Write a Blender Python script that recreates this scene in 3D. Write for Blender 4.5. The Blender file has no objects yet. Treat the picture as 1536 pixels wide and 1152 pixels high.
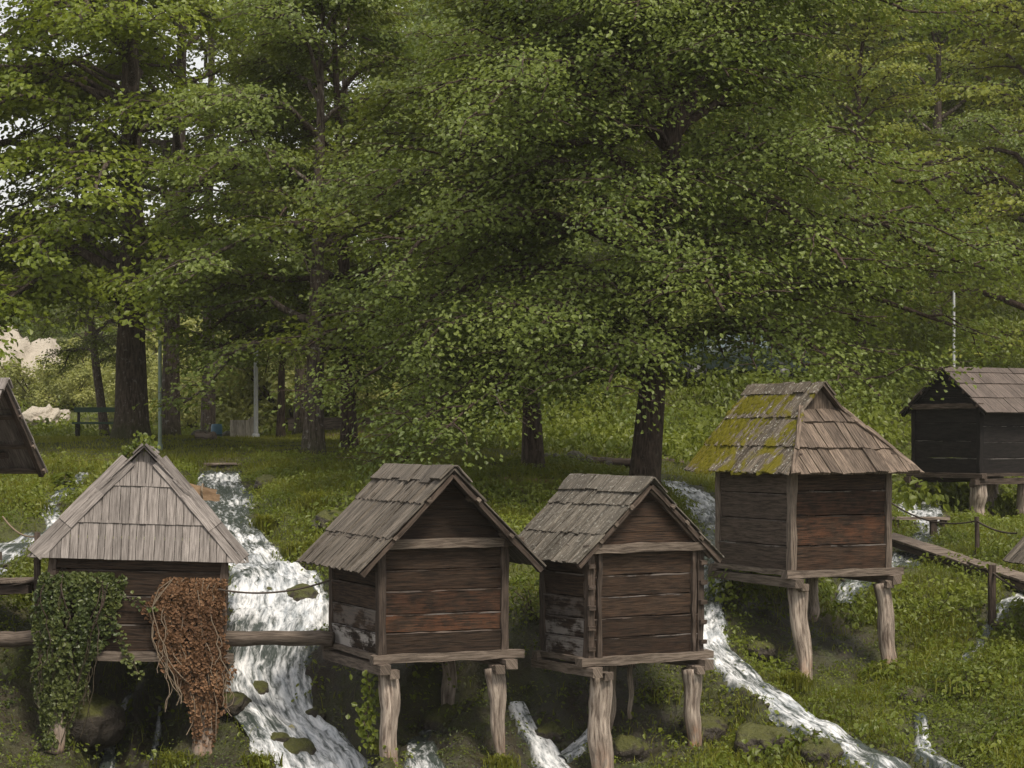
import bpy, math, random
import numpy as np
from mathutils import Vector, Matrix
R = math.radians
rng = np.random.default_rng(7)
random.seed(7)
SC = bpy.context.scene
COL = SC.collection
F, VH = 3268.6, 646.4          # focal length and horizon row in photograph pixels (1536 wide)

def at(u, v, d):
    return np.array([(u-768)/F*d, d, (VH-v)/F*d])

# ------------------------------------------------------------------ object helpers
def tag(o, label=None, cat=None, group=None, kind=None):
    if label: o['label'] = label
    if cat: o['category'] = cat
    if group: o['group'] = group
    if kind: o['kind'] = kind
    return o

def empty(name, loc=(0,0,0), rz=0.0):
    o = bpy.data.objects.new(name, None); COL.objects.link(o)
    o.empty_display_size = .2
    o.location = loc; o.rotation_euler = (0,0,rz)
    return o

def make_mesh(name, V, Fs, mats, attrs=None, smooth=False, mi=None):
    """Fs: list of int arrays, each (n,k)"""
    me = bpy.data.meshes.new(name)
    V = np.asarray(V, np.float32)
    me.vertices.add(len(V)); me.vertices.foreach_set('co', V.ravel())
    idx = np.concatenate([np.asarray(f, np.int32).ravel() for f in Fs])
    tot = np.concatenate([np.full(len(f), np.asarray(f).shape[1], np.int32) for f in Fs])
    start = np.concatenate([[0], np.cumsum(tot)[:-1]]).astype(np.int32)
    me.loops.add(len(idx)); me.loops.foreach_set('vertex_index', idx)
    me.polygons.add(len(tot)); me.polygons.foreach_set('loop_start', start)
    if mi is not None: me.polygons.foreach_set('material_index', np.asarray(mi, np.int32))
    me.polygons.foreach_set('use_smooth', np.full(len(tot), bool(smooth)))
    for m in (mats if isinstance(mats, (list, tuple)) else [mats]): me.materials.append(m)
    for k, a in (attrs or {}).items():
        a = np.asarray(a, np.float32)
        if a.ndim == 1:
            at_ = me.attributes.new(k, 'FLOAT', 'POINT'); at_.data.foreach_set('value', a)
        else:
            at_ = me.attributes.new(k, 'FLOAT_VECTOR', 'POINT'); at_.data.foreach_set('vector', a.ravel())
    me.update(calc_edges=True); me.validate()
    return me

def add_obj(name, me, parent=None):
    o = bpy.data.objects.new(name, me); COL.objects.link(o)
    if parent is not None: o.parent = parent
    return o

class PB:
    """collects solid pieces with grain coordinates"""
    def __init__(s): s.V=[]; s.P=[]; s.T=[]; s.F={}; s.n=0
    def poly(s, V, faces, pc, tint=(0,0,0)):
        V = np.asarray(V, float)
        s.V.append(V); s.P.append(np.asarray(pc, float)); s.T.append(np.tile(np.asarray(tint, float), (len(V),1)))
        for f in faces: s.F.setdefault(len(f), []).append([i+s.n for i in f])
        s.n += len(V)
    def bar(s, c, ax, ay, az, L, W, H, segs=4, jit=.004, tint=(0,0,0), taper=1.0, rnd=None):
        """box along ax, centre c, irregular long edges"""
        c=np.asarray(c,float); ax=np.asarray(ax,float); ay=np.asarray(ay,float); az=np.asarray(az,float)
        rnd = random.random() if rnd is None else rnd
        V=[];pc=[]
        for i in range(segs+1):
            t=i/segs-.5; k=1+(taper-1)*(i/segs)
            for (y,z) in ((-.5,-.5),(.5,-.5),(.5,.5),(-.5,.5)):
                j=np.array([random.gauss(0,jit),random.gauss(0,jit)])
                V.append(c+ax*t*L+ay*(y*W*k+j[0])+az*(z*H*k+j[1]))
                pc.append((t*L, y*W+z*H*.7, rnd*37))
        fs=[(3,2,1,0)]
        for i in range(segs):
            b=i*4
            for k in range(4): fs.append((b+k,b+(k+1)%4,b+4+(k+1)%4,b+4+k))
        b=segs*4; fs.append((b,b+1,b+2,b+3))
        s.poly(V,fs,pc,tint)
    def log(s, pts, rad, n=10, rough=.08, tint=(0,0,0), rnd=None, cap=True, fl=1.0):
        pts=np.asarray(pts,float); m=len(pts); rnd=random.random() if rnd is None else rnd
        ph=np.array([random.random()*6.28 for _ in range(4)])
        V=[];pc=[];acc=0
        for i in range(m):
            t=pts[min(i+1,m-1)]-pts[max(i-1,0)]; t/=np.linalg.norm(t)
            r0=np.array([1.,0,0]) if abs(t[0])<.8 else np.array([0,1.,0])
            a=np.cross(t,r0); a/=np.linalg.norm(a); b=np.cross(t,a)
            if i: acc+=np.linalg.norm(pts[i]-pts[i-1])
            for k in range(n):
                th=k/n*2*math.pi
                rr=rad[i]*(1+rough*(math.sin(2*th+ph[0]+acc*1.3)+.7*math.sin(3*th+ph[1]-acc*2)+.5*math.sin(5*th+ph[2]+acc*.7)+random.gauss(0,.35)))
                V.append(pts[i]+a*math.cos(th)*rr*fl+b*math.sin(th)*rr)
                pc.append((acc, th*rad[0]*1.0, rnd*37))
        fs=[]
        for i in range(m-1):
            for k in range(n): fs.append((i*n+k,i*n+(k+1)%n,(i+1)*n+(k+1)%n,(i+1)*n+k))
        if cap: fs.append(tuple(range(n-1,-1,-1))); fs.append(tuple((m-1)*n+k for k in range(n)))
        s.poly(V,fs,pc,tint)
    def build(s, name, mat, parent=None, smooth=False):
        V=np.concatenate(s.V); 
        me=make_mesh(name,V,[np.array(f) for f in s.F.values()],mat,dict(pc=np.concatenate(s.P),tint=np.concatenate(s.T)),smooth)
        return add_obj(name,me,parent)

def tube(pts, rad, n=6):
    pts=np.asarray(pts,float); m=len(pts); rad=np.broadcast_to(np.asarray(rad,float),(m,))
    t=np.gradient(pts,axis=0); t/=np.linalg.norm(t,axis=1)[:,None]+1e-9
    ref=np.array([0.,0,1]) if abs(t[:,2]).mean()<.8 else np.array([1.,0,0])
    a=np.cross(t,ref); a/=np.linalg.norm(a,axis=1)[:,None]+1e-9; b=np.cross(t,a)
    th=np.arange(n)/n*2*np.pi
    V=pts[:,None]+(a[:,None]*np.cos(th)[None,:,None]+b[:,None]*np.sin(th)[None,:,None])*rad[:,None,None]
    i=np.arange(m-1)[:,None]*n; k=np.arange(n)[None]
    q=np.stack([i+k,i+(k+1)%n,i+n+(k+1)%n,i+n+k],-1).reshape(-1,4)
    return V.reshape(-1,3), q

class MB:
    def __init__(s): s.V=[];s.Q=[];s.n=0
    def add(s,V,Q): s.V.append(V); s.Q.append(np.asarray(Q)+s.n); s.n+=len(V)
    def get(s): return np.concatenate(s.V), np.concatenate(s.Q)

# ------------------------------------------------------------------ noise (numpy)
def vnoise(x, y, seed=0):
    x=np.asarray(x,float); y=np.asarray(y,float)
    xi=np.floor(x).astype(np.int64); yi=np.floor(y).astype(np.int64)
    fx=x-xi; fy=y-yi; fx=fx*fx*(3-2*fx); fy=fy*fy*(3-2*fy)
    def h(i,j):
        n=(i*374761393+j*668265263+seed*1442695041)&0x7fffffff
        n=((n^(n>>13))*1274126177)&0x7fffffff
        n=(n^(n>>16))
        return (n&0xffff)/65535.
    return (h(xi,yi)*(1-fx)+h(xi+1,yi)*fx)*(1-fy)+(h(xi,yi+1)*(1-fx)+h(xi+1,yi+1)*fx)*fy
def fbm(x,y,seed=0,o=4):
    s=0;a=.5
    for i in range(o): s=s+a*(vnoise(x*2**i,y*2**i,seed+i*17)-.5)*2; a*=.5
    return s
def sst(a,b,x):
    t=np.clip((x-a)/(b-a),0,1); return t*t*(3-2*t)

# ------------------------------------------------------------------ materials
class NT:
    def __init__(s,name):
        s.m=bpy.data.materials.new(name); s.m.use_nodes=True; s.t=s.m.node_tree; s.t.nodes.clear()
        s.out=s.n('ShaderNodeOutputMaterial')
    def n(s,ty,**kw):
        nd=s.t.nodes.new(ty)
        for k,v in kw.items(): setattr(nd,k,v)
        return nd
    def lk(s,a,b): s.t.links.new(a,b)
    def put(s,sock,v):
        if isinstance(v,bpy.types.NodeSocket): s.lk(v,sock)
        elif isinstance(v,(tuple,list)) and sock.type=='RGBA' and len(v)==3: sock.default_value=(*v,1)
        else: sock.default_value=v
    def attr(s,name,out='Fac'):
        a=s.n('ShaderNodeAttribute',attribute_name=name); return a.outputs[out]
    def math(s,op,a,b=0,c=None,clamp=False):
        m=s.n('ShaderNodeMath',operation=op,use_clamp=clamp); s.put(m.inputs[0],a); s.put(m.inputs[1],b)
        if c is not None: s.put(m.inputs[2],c)
        return m.outputs[0]
    def mix(s,f,a,b,bt='MIX'):
        m=s.n('ShaderNodeMix',data_type='RGBA',blend_type=bt); s.put(m.inputs[0],f); s.put(m.inputs[6],a); s.put(m.inputs[7],b)
        return m.outputs[2]
    def mapping(s,vec,scale):
        m=s.n('ShaderNodeMapping'); s.lk(vec,m.inputs[0]); m.inputs[3].default_value=scale; return m.outputs[0]
    def noise(s,vec,scale=1,detail=4,rough=.55,dist=0):
        m=s.n('ShaderNodeTexNoise'); 
        if vec is not None: s.lk(vec,m.inputs['Vector'])
        m.inputs['Scale'].default_value=scale; m.inputs['Detail'].default_value=detail; m.inputs['Roughness'].default_value=rough
        m.inputs['Distortion'].default_value=dist
        return m.outputs[0]
    def step(s,x,a,b):
        m=s.n('ShaderNodeMapRange',interpolation_type='SMOOTHSTEP'); s.put(m.inputs[0],x); m.inputs[1].default_value=a; m.inputs[2].default_value=b
        return m.outputs[0]
    def ramp(s,x,stops):
        r=s.n('ShaderNodeValToRGB'); s.put(r.inputs[0],x); e=r.color_ramp.elements
        while len(e)<len(stops): e.new(.5)
        for k,(p,c) in enumerate(stops): e[k].position=p; e[k].color=(*c,1)
        return r.outputs[0]
    def bump(s,h,strength=.5,dist=.01):
        b=s.n('ShaderNodeBump'); s.put(b.inputs['Height'],h); b.inputs['Strength'].default_value=strength; b.inputs['Distance'].default_value=dist
        return b.outputs[0]
    def bsdf(s,col,rough=.8,normal=None,spec=.3,**kw):
        p=s.n('ShaderNodeBsdfPrincipled'); s.put(p.inputs['Base Color'],col); s.put(p.inputs['Roughness'],rough)
        p.inputs['Specular IOR Level'].default_value=spec
        if normal is not None: s.lk(normal,p.inputs['Normal'])
        for k,v in kw.items(): s.put(p.inputs[k.replace('_',' ')],v)
        return p.outputs[0]
    def done(s,sh): s.lk(sh,s.out.inputs[0]); return s.m
    def sep(s,vec):
        x=s.n('ShaderNodeSeparateXYZ'); s.lk(vec,x.inputs[0]); return x.outputs

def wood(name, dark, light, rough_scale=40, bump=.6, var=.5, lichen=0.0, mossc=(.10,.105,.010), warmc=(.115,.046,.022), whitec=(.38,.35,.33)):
    t=NT(name)
    pc=t.attr('pc','Vector'); ti=t.sep(t.attr('tint','Vector'))
    rnd=t.math('DIVIDE',t.sep(pc)[2],37)
    g=t.noise(t.mapping(pc,(3.2,rough_scale,1)),1,6,.68,.35)
    b1=t.noise(t.mapping(pc,(1.6,4,1)),1,5,.65)
    b2=t.noise(t.mapping(pc,(5,9,1.3)),1,5,.65)
    col=t.mix(t.step(g,.32,.68),dark,light)
    k=t.math('ADD',t.math('MULTIPLY',rnd,var),1-var*.5)
    k=t.math('MULTIPLY',k,t.math('ADD',.6,t.math('MULTIPLY',b1,.8)))
    sc=t.n('ShaderNodeVectorMath',operation='SCALE'); t.lk(col,sc.inputs[0]); t.lk(k,sc.inputs[3]); col=sc.outputs[0]
    if lichen:
        oc=t.n('ShaderNodeTexCoord').outputs['Object']
        li=t.noise(oc,22,4,.7)
        col=t.mix(t.math('MULTIPLY',t.step(li,.58,.63),lichen),col,(.42,.41,.36))
    wf=t.math('MULTIPLY',ti[1],t.step(t.math('ADD',t.math('MULTIPLY',b2,.6),t.math('MULTIPLY',g,.4)),.42,.62))
    col=t.mix(wf,col,t.mix(g,tuple(c*.4 for c in warmc),tuple(min(1,c*1.7) for c in warmc)))
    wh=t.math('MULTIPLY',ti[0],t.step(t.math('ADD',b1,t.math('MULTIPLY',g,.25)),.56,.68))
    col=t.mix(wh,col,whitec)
    oc=t.n('ShaderNodeTexCoord').outputs['Object']
    mn=t.noise(oc,2.6,5,.62,.4)
    thr=t.math('SUBTRACT',1.02,ti[2])
    mf=t.math('MULTIPLY',t.step(t.math('SUBTRACT',mn,thr),-.02,.06),t.math('GREATER_THAN',ti[2],.01))
    mcol=t.mix(t.noise(oc,18,3,.6),tuple(c*.55 for c in mossc),tuple(c*1.5 for c in mossc))
    col=t.mix(mf,col,mcol)
    hgt=t.math('ADD',g,t.math('MULTIPLY',mf,t.noise(oc,60,2,.5)))
    return t.done(t.bsdf(col,.82,t.bump(hgt,bump,.012),.25))

M={}
M['wall']=wood('dark_weathered_wood',(.011,.007,.005),(.060,.038,.0245),66,.7,.7)
M['wall5']=wood('black_stained_wood',(.008,.007,.007),(.022,.018,.017),30,.5,.5)
M['roof1']=wood('pale_grey_roof_board',(.115,.100,.091),(.285,.255,.236),52,.6,.4)
M['roof2']=wood('grey_shingle',(.035,.029,.023),(.19,.163,.135),75,1.0,.55)
M['roof3']=wood('lichen_shingle',(.035,.030,.023),(.18,.158,.13),75,1.0,.55,.45)
M['roof4']=wood('brown_roof_board',(.045,.033,.025),(.20,.153,.118),42,.9,.55)
M['roof4m']=wood('mossy_roof_board',(.045,.036,.027),(.18,.15,.118),50,1.0,.5,.85,(.125,.108,.008))
M['roof5']=wood('violet_brown_roof_board',(.06,.048,.042),(.155,.124,.107),48,.5,.35)
M['beam']=wood('weathered_beam_wood',(.06,.045,.035),(.21,.168,.135),55,.8,.35)
M['post']=wood('dark_post_wood',(.028,.020,.015),(.105,.078,.062),55,.7,.35)
M['leg']=wood('stripped_log_wood',(.085,.062,.048),(.46,.385,.32),24,1.0,.25,0,(.06,.062,.01),(.26,.10,.03))
M['plank']=wood('walkway_plank_wood',(.07,.054,.043),(.23,.185,.15),45,.7,.4)

def flat(name,col,rough=.6,metal=0,var=.25,sc=8,spec=.4):
    t=NT(name); oc=t.n('ShaderNodeTexCoord').outputs['Object']
    nz=t.noise(oc,sc,5,.6)
    c=t.mix(nz,tuple(x*(1-var) for x in col),tuple(min(1,x*(1+var)) for x in col))
    return t.done(t.bsdf(c,rough,t.bump(nz,.2,.01),spec,Metallic=metal))
M['rope']=flat('rope_fibre',(.06,.045,.035),.9,0,.4,60)
M['ropel']=flat('pale_rope_fibre',(.22,.17,.12),.9,0,.4,60)
M['white']=flat('white_paint',(.42,.43,.43),.5)
M['green']=flat('green_paint',(.028,.062,.038),.5)
M['gpole']=flat('grey_green_paint',(.20,.25,.20),.5,0,.4,5)
M['blue']=flat('blue_plastic',(.045,.13,.20),.4)
M['black']=flat('dark_clutter',(.022,.02,.02),.8,0,.5)
M['glass']=flat('car_glass',(.10,.14,.16),.05,0,.1,4,.9)
M['carpaint']=flat('dark_car_paint',(.03,.045,.045),.25,0,.1,4,.6)
M['tyre']=flat('tyre_rubber',(.02,.02,.02),.8)
M['chrome']=flat('dull_metal',(.10,.10,.10),.5,0)
M['tan']=wood('tan_wood',(.15,.095,.055),(.31,.21,.13),20,.5,.2)
M['fence']=wood('bleached_fence_board',(.30,.27,.22),(.55,.50,.42),18,.5,.3)
M['petal']=flat('yellow_leaf',(.42,.38,.2),.7)

def leafmat(name, ca, cb, cc, trans=.42, rough=.42):
    if trans>.3: ca,cb,cc=[tuple(x*1.2 for x in q) for q in (ca,cb,cc)]
    t=NT(name); r=t.attr('rnd')
    oc=t.n('ShaderNodeTexCoord').outputs['Object']
    nz=t.noise(oc,.55,3,.6)
    col=t.ramp(r,[(0,ca),(.55,cb),(1,cc)])
    col=t.mix(t.math('MULTIPLY',t.step(nz,.35,.68),.55),col,tuple(x*1.35 for x in cc))
    d=t.bsdf(col,rough,None,.35)
    tr=t.n('ShaderNodeBsdfTranslucent'); t.put(tr.inputs[0],t.mix(.5,col,(cc[0]*1.3,cc[1]*1.3,cc[2]*.6)))
    mx=t.n('ShaderNodeMixShader'); mx.inputs[0].default_value=trans; t.lk(d,mx.inputs[1]); t.lk(tr.outputs[0],mx.inputs[2])
    return t.done(mx.outputs[0])
M['alder']=leafmat('alder_leaf',(.047,.070,.015),(.096,.132,.028),(.165,.20,.047))
M['maple']=leafmat('maple_leaf',(.056,.083,.009),(.114,.152,.016),(.185,.218,.026))
M['decid']=leafmat('broad_leaf',(.039,.058,.011),(.078,.102,.018),(.135,.158,.028))
M['wood_leaf']=leafmat('forest_leaf',(.055,.085,.020),(.095,.135,.030),(.15,.185,.04))
M['yellowg']=leafmat('yellow_green_leaf',(.085,.11,.020),(.14,.17,.03),(.21,.22,.04))
M['ivy']=leafmat('ivy_leaf',(.022,.040,.010),(.050,.072,.018),(.10,.115,.03),.2)
M['dry']=leafmat('dried_ivy_leaf',(.042,.021,.012),(.12,.058,.028),(.26,.15,.08),.2,.8)
M['weed']=leafmat('weed_leaf',(.038,.060,.007),(.082,.110,.012),(.145,.168,.023))
M['grass']=leafmat('grass_blade',(.054,.070,.007),(.108,.124,.012),(.18,.182,.026))
M['shrub']=leafmat('shrub_leaf',(.11,.13,.04),(.18,.20,.06),(.27,.27,.09))

def bark(name,a,b,lich=.3,mossy=.5):
    t=NT(name); oc=t.n('ShaderNodeTexCoord').outputs['Object']
    g=t.noise(t.mapping(oc,(1,1,.16)),26,6,.65,.4)
    col=t.mix(t.step(g,.35,.65),a,b)
    li=t.noise(oc,9,4,.7)
    col=t.mix(t.math('MULTIPLY',t.step(li,.58,.66),lich),col,(.30,.29,.26))
    z=t.sep(oc)[2]
    mo=t.math('MULTIPLY',t.step(t.math('ADD',z,t.math('MULTIPLY',li,1.2)),1.3,.3),mossy)
    col=t.mix(mo,col,(.045,.058,.014))
    return t.done(t.bsdf(col,.9,t.bump(g,1.0,.03),.2))
M['bark']=bark('alder_bark',(.030,.020,.016),(.105,.075,.060),.15,.25)
M['bark2']=bark('maple_bark',(.035,.025,.020),(.115,.088,.070),.35,.7)
M['bark3']=bark('speckled_bark',(.04,.03,.024),(.14,.11,.09),.7,.6)
M['rock']=None

def groundmat():
    t=NT('ground_soil'); oc=t.n('ShaderNodeTexCoord').outputs['Object']
    wet=t.attr('wet'); dirt=t.attr('dirt'); green=t.attr('green')  # wet carries stream damp plus the painted shade under the huts
    n1=t.noise(oc,1.1,6,.6); n2=t.noise(oc,9,5,.65); n3=t.noise(oc,40,4,.6)
    soil=t.mix(n2,(.016,.012,.008),(.065,.045,.03))
    moss=t.mix(n2,(.016,.022,.006),(.070,.080,.014))
    grass=t.mix(t.noise(oc,14,5,.7),(.034,.042,.008),(.10,.112,.017))
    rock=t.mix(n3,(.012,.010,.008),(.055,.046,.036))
    col=t.mix(t.step(t.math('ADD',n1,t.math('MULTIPLY',n2,.4)),.55,.85),soil,moss)
    col=t.mix(t.math('MULTIPLY',green,t.step(t.math('ADD',n2,t.math('MULTIPLY',n1,.6)),.45,.8)),col,grass)
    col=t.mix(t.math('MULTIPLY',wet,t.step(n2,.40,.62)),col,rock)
    col=t.mix(t.math('MULTIPLY',dirt,t.step(t.math('ADD',n1,t.math('MULTIPLY',n2,.5)),.5,.8)),col,t.mix(n2,(.06,.036,.022),(.17,.105,.066)))
    rg=t.math('SUBTRACT',.9,t.math('MULTIPLY',wet,.45))
    return t.done(t.bsdf(col,rg,t.bump(t.math('ADD',n2,t.math('MULTIPLY',n3,.5)),.9,.05),.4))
M['ground']=groundmat()
t=NT('moss_cushion'); oc=t.n('ShaderNodeTexCoord').outputs['Object']; nz=t.noise(oc,3,4,.6); n2=t.noise(oc,60,3,.6)
M['mosspad']=t.done(t.bsdf(t.mix(t.math('ADD',t.math('MULTIPLY',nz,.6),t.math('MULTIPLY',n2,.4)),(.05,.048,.007),(.165,.148,.015)),.95,t.bump(n2,.8,.01),.1))
def rockmat(name,a,b,mossy):
    t=NT(name); oc=t.n('ShaderNodeTexCoord').outputs['Object']
    n1=t.noise(oc,3.5,6,.65); n2=t.noise(oc,14,5,.65)
    col=t.mix(n2,a,b)
    nz=t.sep(t.n('ShaderNodeNewGeometry').outputs['Normal'])[2]
    col=t.mix(t.math('MULTIPLY',t.step(t.math('ADD',nz,n1),.75,1.25),mossy),col,t.mix(n2,(.035,.042,.006),(.12,.125,.02)))
    return t.done(t.bsdf(col,.6,t.bump(t.math('ADD',n1,n2),.9,.06),.4))
M['rock']=rockmat('mossy_rock',(.014,.011,.008),(.075,.060,.045),.8)
M['cliff']=rockmat('pale_limestone',(.36,.31,.255),(.66,.60,.52),.12)
M['stone']=rockmat('dark_stone',(.03,.026,.022),(.10,.085,.07),.3)

def watermat():
    t=NT('cascade_water'); st=t.attr('st','Vector'); fo=t.attr('foam')
    w=t.noise(t.mapping(st,(1,1,1)),5,2,.5)
    dv=t.n('ShaderNodeVectorMath',operation='ADD'); t.lk(t.mapping(st,(1.1,10,1)),dv.inputs[0])
    wv=t.n('ShaderNodeCombineXYZ'); t.lk(t.math('MULTIPLY',w,1.2),wv.inputs[0]); t.lk(t.math('MULTIPLY',w,2.6),wv.inputs[1]); t.lk(wv.outputs[0],dv.inputs[1])
    a=t.noise(dv.outputs[0],1,7,.66)
    b=t.noise(t.mapping(st,(4,15,1)),1,6,.68)
    m=t.math('ADD',t.math('MULTIPLY',a,.6),t.math('MULTIPLY',b,.4))
    thr=t.math('SUBTRACT',.72,t.math('MULTIPLY',fo,.285))
    f=t.step(t.math('SUBTRACT',m,thr),-.10,.13)
    big=t.noise(t.mapping(st,(.9,2.2,1)),1.3,4,.6)
    fc=t.mix(t.step(t.math('ADD',t.math('MULTIPLY',b,.6),t.math('MULTIPLY',big,.4)),.36,.62),(.36,.39,.42),(.80,.80,.81))
    wat=t.bsdf(t.mix(b,(.02,.027,.022),(.075,.09,.082)),.2,t.bump(m,.6,.06),.35)
    foam=t.bsdf(fc,.55,t.bump(m,.25,.03),.3)
    mx=t.n('ShaderNodeMixShader'); t.lk(f,mx.inputs[0]); t.lk(wat,mx.inputs[1]); t.lk(foam,mx.inputs[2])
    return t.done(mx.outputs[0])
M['water']=watermat()
M['spray']=flat('water_spray',(.8,.82,.83),.3,0,.05)

# ------------------------------------------------------------------ terrain
def farz(x,y):
    k=np.clip(y-52,0,None)
    hill=.17*np.minimum(k,90)+.0042*np.minimum(k,78)**2+.12*np.clip(k-78,0,120)
    left=.006*k+.20*np.clip(y-112,0,60)
    tr=sst(-7.5,4.5,x+.02*(y-55))
    return -.25+hill*tr+left*(1-tr)
ANCH=[(195,655,50),(252,638,56),(100,690,45),(150,670,48),(365,652,56),(120,702,43),(330,690,43),(335,712,41.5),(350,800,35.5),
(420,880,31.8),(410,940,30.6),(400,988,30.0),(405,1045,29.4),(440,1100,28.9),(500,1160,28.2),
(566,1112,27.4),(752,1142,27.9),(895,1160,28.2),(1040,1122,29.2),(1195,1026,31.5),(1325,1006,32.2),
(1450,1150,27.6),(1450,1000,31),(1450,880,35.5),(1450,800,41),(1400,775,44),(1470,778,46.3),(1400,768,46.3),(1545,778,46.3),(1440,760,50),(1300,1100,28.8),(1100,1010,30.4),(1060,950,31.5),
(1100,1155,28.2),(1040,752,40),(1000,730,42),(965,727,38.5),(800,706,40.5),(740,745,36),(785,900,31),(790,1050,29.5),(450,705,42),
(520,740,37),(430,790,35),(30,765,36),(100,745,38),(40,835,33),(30,1000,29),(30,1150,27),(470,682,45),(523,677,46),(600,690,44),
(850,690,46),(1100,690,48),(1330,690,50),(1250,780,41),(1200,880,35),(1250,960,32.6),(700,700,43),(60,1160,28.2),(315,1138,28.2),(200,1150,28.6),(200,1060,29.8),(200,960,31.2),(650,1020,28.9),(960,1020,30.3)]
P=[at(*a) for a in ANCH]
for x,y,z in [(-14,20,-5),(-6,20,-5.1),(0,20,-5.1),(6,20,-5.1),(14,20,-5),(-14,30,-2.6),(15,30,-3.0),(-16,40,-.9),(17,40,-1.5),(-14,35,-1.6),(15,35,-2.4)]: P.append(np.array([x,y,z],float))
for y in (53,57,62):
    for x in (-22,-15,-10,-6,-2,2,6,10,15,22): P.append(np.array([x,y,farz(x,y)]))
for y in (46,):
    for x in (-22,-15): P.append(np.array([x,y,-.5]))
P.append(np.array([20,46,-.4]))
P=np.array(P)
def tps_k(r2): return .5*r2*np.log(r2+1e-9)
_n=len(P); _K=tps_k(((P[:,None,:2]-P[None,:,:2])**2).sum(-1))+np.eye(_n)*1.5
_A=np.zeros((_n+3,_n+3)); _A[:_n,:_n]=_K; _Q=np.c_[np.ones(_n),P[:,:2]]; _A[:_n,_n:]=_Q; _A[_n:,:_n]=_Q.T
_W=np.linalg.solve(_A,np.r_[P[:,2],0,0,0])
def tps(x,y):
    x=np.asarray(x,float).ravel(); y=np.asarray(y,float).ravel(); out=np.empty(len(x))
    for i in range(0,len(x),40000):
        X=x[i:i+40000]; Y=y[i:i+40000]
        r2=(X[:,None]-P[None,:,0])**2+(Y[:,None]-P[None,:,1])**2
        out[i:i+40000]=tps_k(r2)@_W[:_n]+_W[_n]+_W[_n+1]*X+_W[_n+2]*Y
    return out
CAR=at(1062,540,58.5)
def base_z(x,y):
    shp=np.shape(x); x=np.asarray(x,float).ravel(); y=np.asarray(y,float).ravel()
    yn=np.clip(y,20,60); xn=np.clip(x,-20,20)
    zn=tps(xn,yn)
    zn=zn-np.clip(20-y,0,25)*.04
    f=sst(50,57,y)
    z=zn*(1-f)+farz(x,y)*f
    side=np.clip(np.abs(x)-20,0,30)
    z=z+side*np.where(x>0,.12,.02)*sst(20,40,y)
    # level pad below the parked car
    g=np.exp(-(((x-CAR[0])/2.6)**2+((y-CAR[1])/1.8)**2)**2)
    z=z*(1-g)+g*1.22
    # clear the strip under the right boardwalk
    A_,B_=at(1325,802,40.0),at(1480,854,36.4); dx,dy=B_[0]-A_[0],B_[1]-A_[1]
    tq=np.clip(((x-A_[0])*dx+(y-A_[1])*dy)/(dx*dx+dy*dy),0,1); dq=np.hypot(x-A_[0]-tq*dx,y-A_[1]-tq*dy)
    zl=A_[2]+tq*(B_[2]-A_[2])-.22; gq=np.exp(-(dq/.75)**4); z=np.where(z>zl,z*(1-gq)+zl*gq,z)
    # mounds and roughness
    z=z+.25*np.exp(-(((x-at(640,700,45)[0])/1.6)**2+((y-45.5)/1.2)**2))
    near=sst(54,40,y)
    z=z+fbm(x*.9,y*.9,3,4)*(.17*near+.03)+fbm(x*.06,y*.06,9,3)*sst(60,110,y)*4
    z=z+fbm(x*3.3,y*3.3,5,4)*.14*near*sst(45,37,y)
    for px,py,pz,pr in ((-1.52,27.12,-3.85,.42),(-.147,27.78,-4.20,.4)):
        gm=np.exp(-(((x-px)**2+(y-py)**2)/pr**2)); z=z*(1-gm)+pz*gm
    return z.reshape(shp)

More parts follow.
